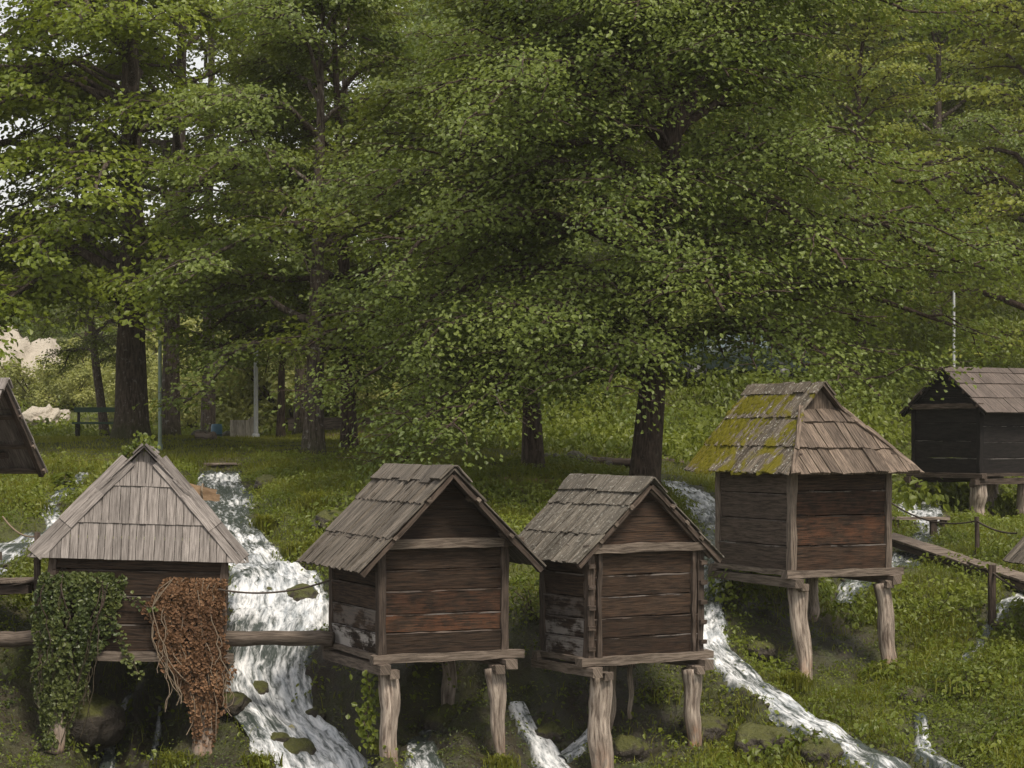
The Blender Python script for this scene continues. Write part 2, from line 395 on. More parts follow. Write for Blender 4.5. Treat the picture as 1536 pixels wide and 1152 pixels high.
# streams: (u,v,depth,width,foam)
STREAMS={
 'main':[(330,706,43.0,.8,.3),(330,716,41.4,1.0,.9),(335,738,39.3,1.05,.55),(345,775,36.6,1.0,.7),(362,808,34.6,1.0,.85),(382,835,33.3,1.15,.95),(418,872,32.0,1.5,1.0),(416,932,30.7,1.55,.95),(405,970,30.2,1.15,.55),(400,1008,29.8,1.15,.85),(412,1050,29.4,1.25,.95),(450,1100,28.9,1.3,.95),(488,1160,28.3,1.5,.95),(500,1240,27.6,1.6,.95)],
 'left':[(125,708,42.5,.2,.8),(112,725,40.8,.3,.8),(75,760,37,.35,.85),(85,790,35.2,.35,.9),(30,815,34,.7,.75),(-20,845,32.8,.8,.8),(-90,900,31,.9,.8)],
 'under2':[(728,1060,29.9,.14,.8),(690,1080,29.4,.14,.8),(640,1100,28.7,.3,.6),(632,1130,27.6,.45,.6),(655,1190,26.5,.5,.7)],
 'under1':[(196,1035,31.0,.08,.6),(172,1080,30.3,.12,.75),(162,1140,29.2,.2,.6),(160,1200,28.3,.25,.6)],
 'under1b':[(240,1050,30.6,.07,.6),(236,1100,29.8,.1,.75),(225,1150,28.9,.15,.6)],
 'gap':[(775,1050,29.7,.2,.8),(795,1090,29.1,.3,.9),(825,1130,28.5,.4,.95),(850,1180,27.7,.45,.95),(870,1230,26.8,.5,.9)],
 'gap2':[(888,1085,29.3,.16,.7),(868,1110,28.9,.2,.85),(838,1135,28.5,.22,.85)],
 'mid':[(940,712,45.5,.4,.8),(975,720,44,.7,.9),(1020,735,42,1.0,1.0),(1058,765,39.5,1.0,1.0),(1085,800,37,.8,.7),(1070,870,34.0,.5,.7),(1060,945,31.6,.5,.95),(1085,985,30.8,.55,1.0),(1130,1025,30.0,.45,.9),(1185,1062,29.3,.5,.9),(1255,1105,28.6,.55,.85),(1330,1150,27.9,.7,.8),(1420,1210,27,.8,.8)],
 'back':[(1330,735,49,.4,.7),(1352,757,46.5,.6,.95),(1395,786,43.6,.55,.95),(1375,812,40.5,.5,.5),(1350,840,38.2,.8,.75),(1290,862,36.2,.5,.6),(1262,900,34.3,.3,.5)],
 'back2':[(1392,748,47.5,.4,.8),(1400,770,45,.35,.95),(1400,786,43.6,.35,.8)],
 'spout':[(1380,1030,29.4,.16,.25),(1384,1058,28.9,.18,1.0),(1388,1092,28.2,.24,1.0),(1410,1106,27.9,.2,.7),(1445,1125,27.4,.12,.6)],
 'right':[(1580,868,36,.4,.7),(1525,900,34.5,.5,.8),(1490,918,33.6,.25,.6),(1440,985,31.5,.12,.4)],
}
def catmull(pts,step):
    pts=np.asarray(pts,float); n=len(pts); out=[]
    for i in range(n-1):
        p0,p1,p2,p3=pts[max(i-1,0)],pts[i],pts[i+1],pts[min(i+2,n-1)]
        m=max(2,int(np.linalg.norm(p2[:2]-p1[:2])/step))
        for k in range(m):
            t=k/m
            out.append(.5*((2*p1)+(-p0+p2)*t+(2*p0-5*p1+4*p2-p3)*t*t+(-p0+3*p1-3*p2+p3)*t**3))
    out.append(pts[-1]); return np.array(out)
SP={}
for k,pl in STREAMS.items():
    arr=np.array([[*at(u,v,d),w,fo] for u,v,d,w,fo in pl])
    c=catmull(arr,.06)
    c[:,3]=np.clip(c[:,3]*(.88 if k=='main' else 1),.08,3)
    s=np.r_[0,np.cumsum(np.linalg.norm(np.diff(c[:,:2],axis=0),axis=1))]
    # stepped bed: short falls and flatter pools
    per=1.15 if k=='main' else .8
    ph=s/per+.35*np.sin(s*.9)
    fr=ph-np.floor(ph); saw=(sst(0,1,np.clip((fr-.55)/.45,0,1))-fr)
    sl=-np.gradient(c[:,2],s+np.arange(len(s))*1e-9); sl=np.clip(np.convolve(np.r_[np.repeat(sl[0],8),sl,np.repeat(sl[-1],8)],np.ones(17)/17,'valid'),0,2)
    c[:,2]-=saw*per*sl*.45*np.clip(vnoise(s*.7,s*0,5)*1.6-.2,0,1)
    if k in ('spout','right','back','under1','under1b','under2','gap','gap2'): c[:,2]=np.minimum(c[:,2],base_z(c[:,0],c[:,1])+.03)
    SP[k]=(c,s)
def stream_dist(x,y):
    """nearest stream: signed distance to its edge, bed height, lateral"""
    x=np.asarray(x,float); y=np.asarray(y,float)
    de=np.full(x.shape,9.); bz=np.zeros(x.shape)
    for c,s in SP.values():
        lo=c[:,:2].min(0)-2.2; hi=c[:,:2].max(0)+2.2
        w=np.where((x>lo[0])&(x<hi[0])&(y>lo[1])&(y<hi[1]))[0]
        for i in range(0,len(w),8000):
            ii=w[i:i+8000]; cc=c[::2]
            d2=(x[ii,None]-cc[None,:,0])**2+(y[ii,None]-cc[None,:,1])**2
            j=d2.argmin(1); d=np.sqrt(d2[np.arange(len(ii)),j])-cc[j,3]*.5
            b=d<de[ii]; de[ii[b]]=d[b]; bz[ii[b]]=cc[j[b],2]
    return de,bz
def gz_full(x,y):
    x=np.asarray(x,float); shp=x.shape; x=x.ravel(); y=np.asarray(y,float).ravel()
    z=base_z(x,y); de,bz=stream_dist(x,y)
    f=sst(.38,0,de); tgt=bz-.10-.05*sst(0,-.3,de)+fbm(x*3,y*3,21,4)*(.07+.16*sst(-.35,.0,de))
    z=z*(1-f)+tgt*f
    return z.reshape(shp),de.reshape(shp)
def hit(u,v,d0=22.,d1=75.):
    d=np.linspace(d0,d1,1400); x=(u-768)/F*d; z=(VH-v)/F*d; g=gz_full(x,d)[0]
    k=np.where(z<=g)[0]; k=k[0] if len(k) else len(d)-1
    return np.array([x[k],d[k],g[k]])
def gz(x,y): return float(gz_full(np.array([x]),np.array([y]))[0][0])

def grow(a,b,step,k,lim):
    out=[b]; s=step
    while abs(out[-1])<abs(lim) if (lim>b or lim<b) else False:
        s*=k; out.append(out[-1]+(s if lim>b else -s))
        if (lim>b and out[-1]>lim) or (lim<b and out[-1]<lim): break
    return out[1:]
xs=np.r_[sorted(grow(0,-10.5,.075,1.12,-320)),np.arange(-10.5,10.5,.075),grow(0,10.5,.075,1.12,320)]
yl=[];s_=.07;y_=49.0
while y_<520: yl.append(y_); s_*=1.035; y_+=s_
yn=[];s_=.07;y_=23.5
while y_>-60: s_*=1.12; y_-=s_; yn.append(y_)
ys=np.r_[sorted(yn),np.arange(23.5,49,.07),yl]
GX,GY=np.meshgrid(xs,ys); nx,ny=len(xs),len(ys)
GZ,GD=gz_full(GX,GY)
DIRT=[(at(250,697,44.3),2.6,.55,1),(at(100,695,44.6),2.5,.6,.9),(at(500,712,41),1.1,.5,.6),(at(800,712,40),2.6,.9,.55),(at(760,745,36.5),1.5,.9,.4),(at(500,662,57),3.5,1.6,1),(at(560,690,44),1.2,.6,.4)]
def masks(x,y,de):
    wet=sst(.55,-.05,de)
    dirt=np.zeros_like(x)
    for p,rx,ry,k in DIRT: dirt=np.maximum(dirt,k*np.exp(-((x-p[0])/rx)**2-((y-p[1])/ry)**2))
    return wet,dirt
WET,DRT=masks(GX,GY,GD)
# bare wet rock under the huts; the deep shade there is painted in
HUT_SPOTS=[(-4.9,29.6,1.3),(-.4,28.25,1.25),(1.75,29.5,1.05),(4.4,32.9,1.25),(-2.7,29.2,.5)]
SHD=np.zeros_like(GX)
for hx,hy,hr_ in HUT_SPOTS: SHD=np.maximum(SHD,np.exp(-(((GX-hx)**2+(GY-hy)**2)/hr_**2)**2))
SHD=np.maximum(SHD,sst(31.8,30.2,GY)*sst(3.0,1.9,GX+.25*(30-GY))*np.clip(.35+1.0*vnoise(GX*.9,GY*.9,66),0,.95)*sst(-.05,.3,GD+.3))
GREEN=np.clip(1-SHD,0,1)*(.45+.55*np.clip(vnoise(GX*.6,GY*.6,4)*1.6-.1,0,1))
GREEN=np.where(GY>43,np.maximum(GREEN,.85),GREEN)
i=np.arange(ny-1)[:,None]*nx; k=np.arange(nx-1)[None]
q=np.stack([i+k,i+k+1,i+nx+k+1,i+nx+k],-1).reshape(-1,4)
me=make_mesh('ground',np.stack([GX,GY,GZ],-1).reshape(-1,3),[q],M['ground'],dict(wet=np.maximum(WET,SHD).ravel(),dirt=DRT.ravel(),green=GREEN.ravel()),True)  # under-hut shade mask goes into the wet attribute and darkens the soil
tag(add_obj('ground',me),kind='structure')

# ------------------------------------------------------------------ water
for key,(c,s) in SP.items():
    name='stream'
    xy=c[:,:2]; t=np.gradient(xy,axis=0); t/=np.linalg.norm(t,axis=1)[:,None]; nrm=np.c_[t[:,1],-t[:,0]]
    # finer resample
    m=int(s[-1]/.035); si=np.linspace(0,s[-1],m)
    C=np.stack([np.interp(si,s,c[:,j]) for j in range(5)],1); Nn=np.stack([np.interp(si,s,nrm[:,j]) for j in range(2)],1)
    ker=np.ones(9)/9
    zz=np.convolve(np.r_[np.repeat(C[0,2],4),C[:,2],np.repeat(C[-1,2],4)],ker,'valid')
    slope=np.clip(-np.gradient(zz,si),0,3)
    na=max(8,int(C[:,3].max()/.03)); tt=np.linspace(-.5,.5,na)
    hid=hash(key)%1 
    sd=len(key)*13+ord(key[0])
    wob=1+.35*fbm(si*1.7,si*0+3.3,sd,3)
    lat=tt[None,:]*(C[:,3]*wob*1.35)[:,None]
    X=C[:,0][:,None]+Nn[:,0][:,None]*lat; Y=C[:,1][:,None]+Nn[:,1][:,None]*lat
    S=np.repeat(si[:,None],na,1)
    edge=sst(.30,.5,np.abs(tt))[None,:]
    turb=np.abs(fbm(S*2.2,lat*6,sd+5,3))
    fo=C[:,4][:,None]*np.ones_like(X)
    foam=np.clip(fo*(.72+.4*np.clip(slope*1.2,0,1))[:,None]+.55*fbm(X*1.9,Y*1.9,sd+2,4),0,1.0)*(1-.35*edge)
    Z=zz[:,None]-.02-edge*.16+(turb*.12+fbm(X*2.6,Y*2.6,sd+9,2)*.09)*np.clip(.3+foam,0,1)*np.minimum(1,C[:,3]*1.4)[:,None]
    i=np.arange(m-1)[:,None]*na; k=np.arange(na-1)[None]
    q=np.stack([i+k,i+k+1,i+na+k+1,i+na+k],-1).reshape(-1,4)
    me=make_mesh(name,np.stack([X,Y,Z],-1).reshape(-1,3),[q],M['water'],dict(st=np.stack([S,lat,np.zeros_like(S)+sd],-1).reshape(-1,3),foam=foam.ravel()),True)
    tag(add_obj(name,me),kind='structure')

# ------------------------------------------------------------------ mill huts
def clip_poly(P2, axis, val, keep_less):
    out=[]
    n=len(P2)
    for i in range(n):
        a,b=P2[i],P2[(i+1)%n]
        ia=(a[axis]<=val)==keep_less or a[axis]==val; ib=(b[axis]<=val)==keep_less or b[axis]==val
        if ia: out.append(a)
        if ia!=ib:
            t=(val-a[axis])/(b[axis]-a[axis]); out.append((a[0]+t*(b[0]-a[0]),a[1]+t*(b[1]-a[1])))
    return out
def slope_part(O, es, et, en, poly, courses, wid, th, tint, ragged=.02, wjit=.25, smooth_jit=.004, uneven=.0):
    """shingle/plank courses over polygon poly (s,t) on plane O+s*es+t*et; returns PB"""
    pb=PB(); O=np.asarray(O,float)
    smin=min(p[0] for p in poly); smax=max(p[0] for p in poly)
    for (t0,t1) in courses:
        s=smin-.001
        base=random.random()
        while s<smax:
            wd=wid*(1+random.uniform(-wjit,wjit)); s1=min(s+wd,smax+.001)
            if smax-s1<wid*.4: s1=smax+.001
            gap=.0035
            rag=random.uniform(0,ragged) ; up=random.uniform(0,uneven)
            p=poly
            p=clip_poly(p,0,s+gap,False)
            if len(p)>2: p=clip_poly(p,0,s1-gap,True)
            if len(p)>2: p=clip_poly(p,1,t0+rag,False)
            if len(p)>2: p=clip_poly(p,1,t1,True)
            q=[]
            for a in p:
                if not q or abs(a[0]-q[-1][0])+abs(a[1]-q[-1][1])>1e-4: q.append(a)
            if len(q)>2 and abs(q[0][0]-q[-1][0])+abs(q[0][1]-q[-1][1])<1e-4: q.pop()
            if len(q)>2:
                rnd=random.random(); tl=random.gauss(0,smooth_jit); tl2=random.gauss(0,smooth_jit)
                V=[];pc=[];n=len(q)
                for lay in (0,1):
                    for a in q:
                        h=(lay*th)+th*.95*(t1-a[1])/max(t1-t0,.01)+ (tl if a[0]<(s+s1)/2 else tl2)*lay + up*lay*(1 if a[1]<t0+.1 else .3)
                        V.append(O+es*a[0]+et*a[1]+en*h)
                        pc.append((a[1],a[0]+lay*.003,rnd*37))
                fs=[tuple(range(n-1,-1,-1)),tuple(n+i for i in range(n))]
                for i in range(n): fs.append((i,(i+1)%n,n+(i+1)%n,n+i))
                pb.poly(V,fs,pc,tint(s,t0) if callable(tint) else tint)
            s=s1
    return pb
def unit(v): v=np.asarray(v,float); return v/np.linalg.norm(v)
X_=np.array([1.,0,0]);Y_=np.array([0,1.,0]);Z_=np.array([0,0,1.])

def plank_wall(origin, ax, out, L, H, n, mat_tint, name, mat, root, th=.035, vjit=.18):
    """horizontal boards; origin = lower start; ax along; out = outward normal"""
    pb=PB(); z=0; hs=np.array([1+random.uniform(-vjit,vjit) for _ in range(n)]); hs*=H/hs.sum()
    for i,h in enumerate(hs):
        c=np.asarray(origin)+ax*L/2+Z_*(z+h/2)+out*random.gauss(0,.006)
        tl=random.uniform(.05,.12); zz=unit(Z_+out*tl); oo=unit(out-Z_*tl)
        pb.bar(c,ax,oo,zz,L,th,h-.014,8,.0028,mat_tint(i,n) if callable(mat_tint) else mat_tint)
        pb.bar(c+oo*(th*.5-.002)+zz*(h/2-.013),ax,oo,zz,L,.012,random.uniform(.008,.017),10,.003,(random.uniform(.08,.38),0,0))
        z+=h
    return pb.build(name,mat,root)

def leg_shape(root, top, foot, r0, r1, bulge=.0, flat_top=.9, moss=.0, warm=.55, bend=.04, seed=None, name='leg', kink=None):
    top=np.asarray(top,float); foot=np.asarray(foot,float)
    m=16; pts=[];rad=[]
    b1,b2=random.uniform(-bend,bend),random.uniform(-bend,bend)
    for i in range(m):
        t=i/(m-1)
        p=top*(1-t)+foot*t
        p=p+np.array([b1*math.sin(t*3.1)+.018*math.sin(t*9+b2*90),b2*math.sin(t*3.1),0])
        if kink: p=p+np.array([kink*math.sin(t*math.pi)**2,0,0])
        pts.append(p); rad.append((r0*(1-t)+r1*t)*(1+bulge*math.sin(t*math.pi))*(1+.05*math.sin(t*13+b1*99)))
    pb=PB(); pb.log(pts,rad,16,.075,(0,0,0))
    zs=np.concatenate(pb.V)[:,2]; k=(top[2]-zs)/(top[2]-foot[2]+1e-6)
    pb.T=[np.stack([zs*0,warm*sst(.55,.95,k),moss*sst(.6,1.0,k)],1)]
    return pb.build(name,M['leg'],root,True)

def hut(label, p, kind, st):
    xc,yc,zf,th,w,d,hw,hr,e,og,ob=p[:11]
    g,tf=(p[11],p[12]) if len(p)>11 else (0,0)
    root=empty('mill_hut',(xc,yc,zf),th)
    tag(root,label,'watermill hut','wooden watermill huts on stilts')
    wall=st.get('wall',M['wall']); beam=st.get('beam',M['beam']); post=st.get('post',M['post'])
    sl=hr/(w/2); slen=math.hypot(1,sl); ang=math.atan(sl)
    drop=e*sl
    pth=.10
    # floor and sills
    pb=PB(); nb=max(6,int(d/.2))
    for i in range(nb): pb.bar((0,(i+.5)*d/nb,-.02),X_,Y_,Z_,w-.02,d/nb-.006,.035,3,.002)
    pb.build('floor',wall,root)
    def beam_(nm,c,ax,ay,az,L,W,H,mat=beam,tint=(0,0,0),jit=.006,tp=1.0):
        pb=PB(); pb.bar(c,ax,ay,az,L,W,H,7,jit,tint,tp); return pb.build(nm,mat,root)
    sh=st.get('sill',.105)
    beam_('floor_beam',(st.get('sx',0),.0,-sh/2+.02),X_,Y_,Z_,w+st.get('sill_over',.22),.15,sh)
    beam_('floor_beam',(0,d,-sh/2+.018),X_,Y_,Z_,w+.2,.13,sh)
    for s in (-1,1):
        beam_('floor_beam',(s*(w/2-.03),d/2-.02,-sh-.045),Y_,X_,Z_,d+(-.1 if st.get('no_ends') else .36),.15,.125,beam,st.get('side_tint',(0,0,0)))
    beam_('floor_beam',(-w/2+.01,d/2+.05,-.012),Y_,X_,Z_,d-.06,.1,.07,beam,st.get('side_tint',(0,0,0)))
    beam_('floor_beam',(w/2-.01,d/2+.05,-.012),Y_,X_,Z_,d-.06,.1,.07,beam)
    # posts
    for sx in (-1,1):
        for yy in (0.03,d-.03):
            beam_('corner_post',(sx*(w/2-pth/2),yy,hw/2+.01),Z_,X_,Y_,hw,pth*st.get('pw',1.0),pth+.02,st.get('postm',post))
    if st.get('double_post'):
        for s in (-1,1):
            beam_('corner_post',(s*(w/2-pth*1.7),-.015,hw/2),Z_,X_,Y_,hw*.97,.06,.07,post)
            for j in range(5):
                pb=PB(); pb.bar((s*(w/2-.03),-.055,hw*(.1+.19*j)),X_,Y_,Z_,.1,.05,.055,2,.004); pb.build('beam_end',post,root)
    nbd=st.get('boards',5)
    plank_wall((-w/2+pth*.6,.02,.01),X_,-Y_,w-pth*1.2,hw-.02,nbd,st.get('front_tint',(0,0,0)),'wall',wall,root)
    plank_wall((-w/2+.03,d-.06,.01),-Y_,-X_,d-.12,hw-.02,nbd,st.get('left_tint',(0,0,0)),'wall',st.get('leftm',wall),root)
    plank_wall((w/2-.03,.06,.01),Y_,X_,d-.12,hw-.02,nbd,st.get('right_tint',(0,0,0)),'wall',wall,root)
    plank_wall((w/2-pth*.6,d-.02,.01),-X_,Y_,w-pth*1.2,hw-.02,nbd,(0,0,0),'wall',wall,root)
    # tie beam / wall plates
    if kind=='g': beam_('tie_beam',(st.get('tx',0),-.045,hw+.03),X_,Y_,Z_,w+st.get('tie_over',.12),.13,.11,st.get('tiem',beam))
    for s in (-1,1): beam_('wall_plate',(s*(w/2-.04),d/2,hw+.03),Y_,X_,Z_,d+og*.8,.11,.09,post)
    # gables
    def gable(yy,zb,half,hh,nm='gable',n=4,mat=wall,tint=(0,0,0),vert=False):
        pb=PB(); tri=[(-half,0),(half,0),(0,hh)]
        if vert: cuts=[(-half+2*half*i/n,-half+2*half*(i+1)/n) for i in range(n)]
        else: cuts=[(hh*i/n,hh*(i+1)/n) for i in range(n)]
        for (a,b) in cuts:
            axn=0 if vert else 1
            q=clip_poly(clip_poly(tri,axn,a+.003,False),axn,b-.003,True)
            qq=[]
            for u in q:
                if not qq or abs(u[0]-qq[-1][0])+abs(u[1]-qq[-1][1])>1e-3: qq.append(u)
            if len(qq)<3: continue
            rnd=random.random(); off=random.gauss(0,.004); m=len(qq); V=[];pc=[]
            for lay in (0,1):
                for u in qq:
                    V.append((u[0],yy+off+(.03 if lay else 0),zb+u[1])); pc.append((u[1],u[0],rnd*37) if vert else (u[0],u[1],rnd*37))
            fs=[tuple(range(m)),tuple(2*m-1-i for i in range(m))]+[(i,m+i,m+(i+1)%m,(i+1)%m) for i in range(m)]
            pb.poly(V,fs,pc,tint)
        return pb.build(nm,mat,root)
    if kind=='g':
        gable(.0,hw+.03,w/2-.01,hr-.04,tint=st.get('gable_tint',(0,0,0)))
    gable(d-.03,hw+.03,w/2-.01,hr-.04)
    # slopes
    Ls=(w/2+e)*slen
    courses=st['courses']
    tC=[Ls*c for c in courses]; cs=[(tC[i]-(.05 if i else 0),tC[i+1]) for i in range(len(tC)-1)]
    for s in (-1,1):
        O=np.array([s*(w/2+e),0,hw-drop+.06]); et=unit((-s,0,sl)); es=Y_; en=unit(np.array([s*sl,0,1]))
        if kind=='g': poly=[(-og,0),(d+ob,0),(d+ob,Ls),(-og,Ls)]
        else: poly=[(-og,0),(d+ob,0),(d+ob,Ls),(-og+g,Ls),(-og+g,Ls*tf)]
        pb=slope_part(O,es,et,en,poly,cs,st['sw'] if s<0 else st.get('swr',st['sw']),st.get('sth',.022),st.get('moss_tint',(0,0,0)) if s<0 else (0,0,0),st.get('ragged',.02),smooth_jit=st.get('sj',.005),uneven=st.get('uneven',0))
        pb.build('roof_slope',st['roofm'] if s<0 else st.get('roofmr',st['roofm']),root)
        # underside rafter along the front edge
        if kind=='g':
            pb=PB()
            a=O+es*(-og+.06)+et*.02-en*.045; b=O+es*(-og+.06)+et*(Ls-.05)-en*.045
            pb.bar((a+b)/2,unit(b-a),Y_,en,np.linalg.norm(b-a),.07,.06,6,.004)
            if st.get('inner_rafter'):
                a=O+es*(-.06)+et*.15-en*.06; b=O+es*(-.06)+et*(Ls-.1)-en*.06
                pb.bar((a+b)/2,unit(b-a),Y_,en,np.linalg.norm(b-a),.06,.09,6,.004)
            pb.build('rafter',post,root)
            for j,tq in enumerate(st.get('purlins',(.3,.62))):
                pb=PB(); c=O+et*(Ls*tq)-en*.03+es*(-og*.45); pb.bar(c,Y_,et,en,og*1.12,.06,.045,2,.003,(.0,0,0)); pb.build('purlin_end',beam,root)
    if kind=='h':
        zb=hw-drop+.06; hh=tf*(hr+drop)
        yb=-og; yt=-og+g+.10
        half=w/2+e; halft=half*(1-tf)+.03
        fl=math.hypot(yt-yb,hh); et=unit((0,yt-yb,hh)); en=unit(np.cross(X_,et)); O=np.array([0,yb,zb])
        poly=[(-half,0),(half,0),(halft,fl),(-halft,fl)]
        tH=[fl*c for c in st.get('hcourses',courses)]; csH=[(tH[i]-(.05 if i else 0),tH[i+1]) for i in range(len(tH)-1)]
        pb=slope_part(O,X_,et,en,poly,csH,st.get('hw',.14),st.get('sth',.022),(0,0,0),st.get('hragged',.012),smooth_jit=st.get('hj',.003),uneven=st.get('huneven',0))
        pb.build('hip_slope',st['hipm'],root)
        # boards covering the hips
        if st.get('hipcover',True):
            for s in (-1,1):
                pb=PB()
                A=O+X_*s*(half-.07)+et*.06+en*.04; B=O+X_*s*(halft-.0)+et*fl+en*.05
                ax=unit(B-A); side=unit(np.cross(ax,en)); Lh=np.linalg.norm(B-A); n=3
                for i in range(n):
                    c=A+ax*Lh*(i+.5)/n-side*s*.0+en*(.012*(i%2))
                    if st.get('hipcover')=='wide':
                        for o_ in (-.055,.06): pb.bar(c+side*o_+en*abs(o_)*-.05,ax,side,en,Lh/n+.04,.105,.022,3,.004)
                    else: pb.bar(c+en*.012,ax,side,en,Lh/n+.04,.07,.03,3,.005)
                pb.build('hip_board',st['hipm'],root)
        gz0=zb+tf*(hr+drop)
        gable(yt+.0,gz0-.02,halft-.04,(1-tf)*(hr+drop),'gablet',4,st.get('gabletm',st['hipm']),vert=True)
    # ridge cap
    y0=-og+g-.03; y1=d+ob
    zr=hw+hr+.06
    for s in (-1,1):
        pb=PB(); et=unit((s,0,-sl)); en=unit(np.array([s*sl,0,1]))
        n=st.get('rcn',7)
        for i in range(n):
            ya=y0+(y1-y0)*i/n; yb_=y0+(y1-y0)*(i+1)/n
            up=random.uniform(0,st.get('rcj',.02)); L=st.get('rcw',.22)*random.uniform(.85,1.1)
            c=np.array([0,(ya+yb_)/2,zr])+et*(L/2-.02)+en*(.035+up)
            pb.bar(c,et,Y_,en,L,(yb_-ya)-.006,.024,2,.005)
        pb.build('ridge_cap',st.get('ridgem',st['roofm']),root)
    # legs
    c_,s_=math.cos(th),math.sin(th)
    for (a,b,r0,r1,bul,foot,moss,warm,kw) in st['legs']:
        fx,fy=foot; fx=a if fx is None else fx; fy=b if fy is None else fy
        wx,wy=xc+c_*fx-s_*fy,yc+s_*fx+c_*fy
        zg=gz(wx,wy)-zf-.08
        zg=min(zg,-.35)
        leg_shape(root,(a,b,-sh-.10),(fx,fy,zg),r0,r1,bul,moss=moss,warm=warm,**kw)
        if not st.get('no_ends'): beam_('beam_end',(a,b-.10 if b<.5 else b+.1,-sh-.11),Y_,X_,Z_,.24,.13,.10)
    return root

def ft2(i,n): return (0,[.0,.7,.35,.1,.0][min(i,4)],0)
H1=[-4.929,28.543,-2.912,0.13,2.333,2.0,1.40,1.236,0.235,0.10,0.3,0.40,0.865]
H2=[-0.864,27.517,-2.815,0.411,1.77,1.857,1.371,0.895,0.37,0.372,0.223]
H3=[1.75,28.5,-2.94,0.56,1.852,1.10,1.389,0.842,0.249,0.159,0.64]
H4=[4.785,31.688,-2.03,0.466,1.772,1.991,1.637,1.0,0.28,0.406,0.446,0.851,0.725]
H5=[9.287,46.636,-0.915,-0.982,2.032,2.548,1.413,0.764,0.269,0.133,0.339]
h1=hut('pale grey hipped mill hut hung with green ivy and dried brown ivy',H1,'h',dict(
    roofm=M['roof1'],hipm=M['roof1'],courses=(0,.36,.72,1),hcourses=(0,.40,.78,1.0),sw=.14,hw=.115,sth=.02,ragged=.008,hragged=.006,hipcover='wide',rcn=4,rcw=.2,boards=4,
    front_tint=(0,.0,0),no_ends=True,sill=.12,legs=[(-.93,.05,.13,.12,.05,(-1.0,-.05),.3,.3,{}),(.88,.05,.12,.13,.0,(.93,-.05),.3,.5,{}),(-.8,1.8,.1,.1,0,(None,None),0,.2,{}),(.8,1.8,.1,.1,0,(None,None),0,.2,{})]))
hut('dark gabled mill hut with reddish boards, first right of the big cascade',H2,'g',dict(
    roofm=M['roof2'],courses=(0,.345,.68,1),sw=.075,sth=.02,ragged=.03,sj=.008,rcn=7,rcj=.035,rcw=.27,boards=5,purlins=(.36,.72),
    front_tint=ft2,left_tint=lambda i,n:(1.0,0,0) if i==0 else ((.25,0,0) if i==1 else (0,0,0)),side_tint=(.0,0,0),sx=.06,sill_over=.28,tie_over=.18,tx=.09,
    legs=[(-.72,.04,.135,.10,.04,(-.76,-.1),.0,.8,dict(bend=.02)),(.70,.04,.125,.055,.12,(.76,-.05),.0,.5,dict(kink=.02,bend=.012)),(.75,1.75,.09,.09,0,(None,None),0,.3,{})]))
hut('small dark gabled mill hut with lichen roof, nearest and right of centre',H3,'g',dict(
    roofm=M['roof3'],courses=(0,.36,.70,1),sw=.09,sth=.02,ragged=.03,sj=.008,rcn=6,rcj=.035,rcw=.3,boards=5,inner_rafter=True,purlins=(.3,.5,.7),double_post=True,
    front_tint=lambda i,n:(0,.08,0),gable_tint=(0,.12,0),left_tint=lambda i,n:(.62,0,0) if i<2 else ((.2,0,0) if i==2 else (0,0,0)),sill_over=.26,tie_over=.1,
    legs=[(-.71,.03,.14,.14,.02,(-.71,-.03),.35,.55,dict(bend=.015)),(.76,.03,.145,.095,-.05,(.78,0),.1,.9,dict(bend=.01)),(.05,.9,.09,.05,0,(.05,.95),.2,.3,{}),(.4,.9,.035,.03,0,(None,None),0,.1,{})]))
h4=hut('hipped mill hut with yellow moss on its roof and two pale stilts',H4,'h',dict(
    roofm=M['roof4m'],roofmr=M['roof4'],hipm=M['roof4'],gabletm=M['roof4'],ridgem=M['roof4m'],courses=(0,.32,.64,1),hcourses=(0,.40,.80,1),sw=.10,hw=.19,sth=.028,ragged=.04,hragged=.03,sj=.01,hj=.012,huneven=.02,moss_tint=lambda s,t:(0,0,.50),rcn=7,rcj=.04,rcw=.24,boards=4,
    postm=M['beam'],leftm=M['post'],front_tint=lambda i,n:(0,[.2,.55,.35,.08][min(i,3)],0),sill_over=.28,sx=.04,
    legs=[(-.74,.05,.135,.09,.02,(-.70,-.15),.1,.6,dict(bend=.022)),(.76,.05,.125,.11,.06,(.78,-.1),.0,.4,dict(bend=.02)),(.75,1.85,.1,.1,0,(None,None),0,.2,{})]))
hut('black gabled mill hut with violet brown plank roof, far right',H5,'g',dict(
    roofm=M['roof5'],wall=M['wall5'],post=M['wall5'],beam=M['post'],courses=(0,.36,.68,1),sw=.26,swr=.26,sth=.025,ragged=.006,wjit=.1,rcn=3,rcj=.01,rcw=.2,boards=4,purlins=(.2,.5,.8),
    legs=[(-.85,.1,.11,.06,.0,(None,None),0,.5,{}),(.86,.1,.19,.14,.05,(None,None),0,.3,{}),(.86,1.5,.19,.16,.05,(None,None),0,.3,{}),(-.85,2.3,.14,.14,0,(None,None),0,.2,{}),(0,1.2,.2,.2,0,(None,None),0,.2,{})]))
h1.rotation_euler=(0,R(2.0),.13)
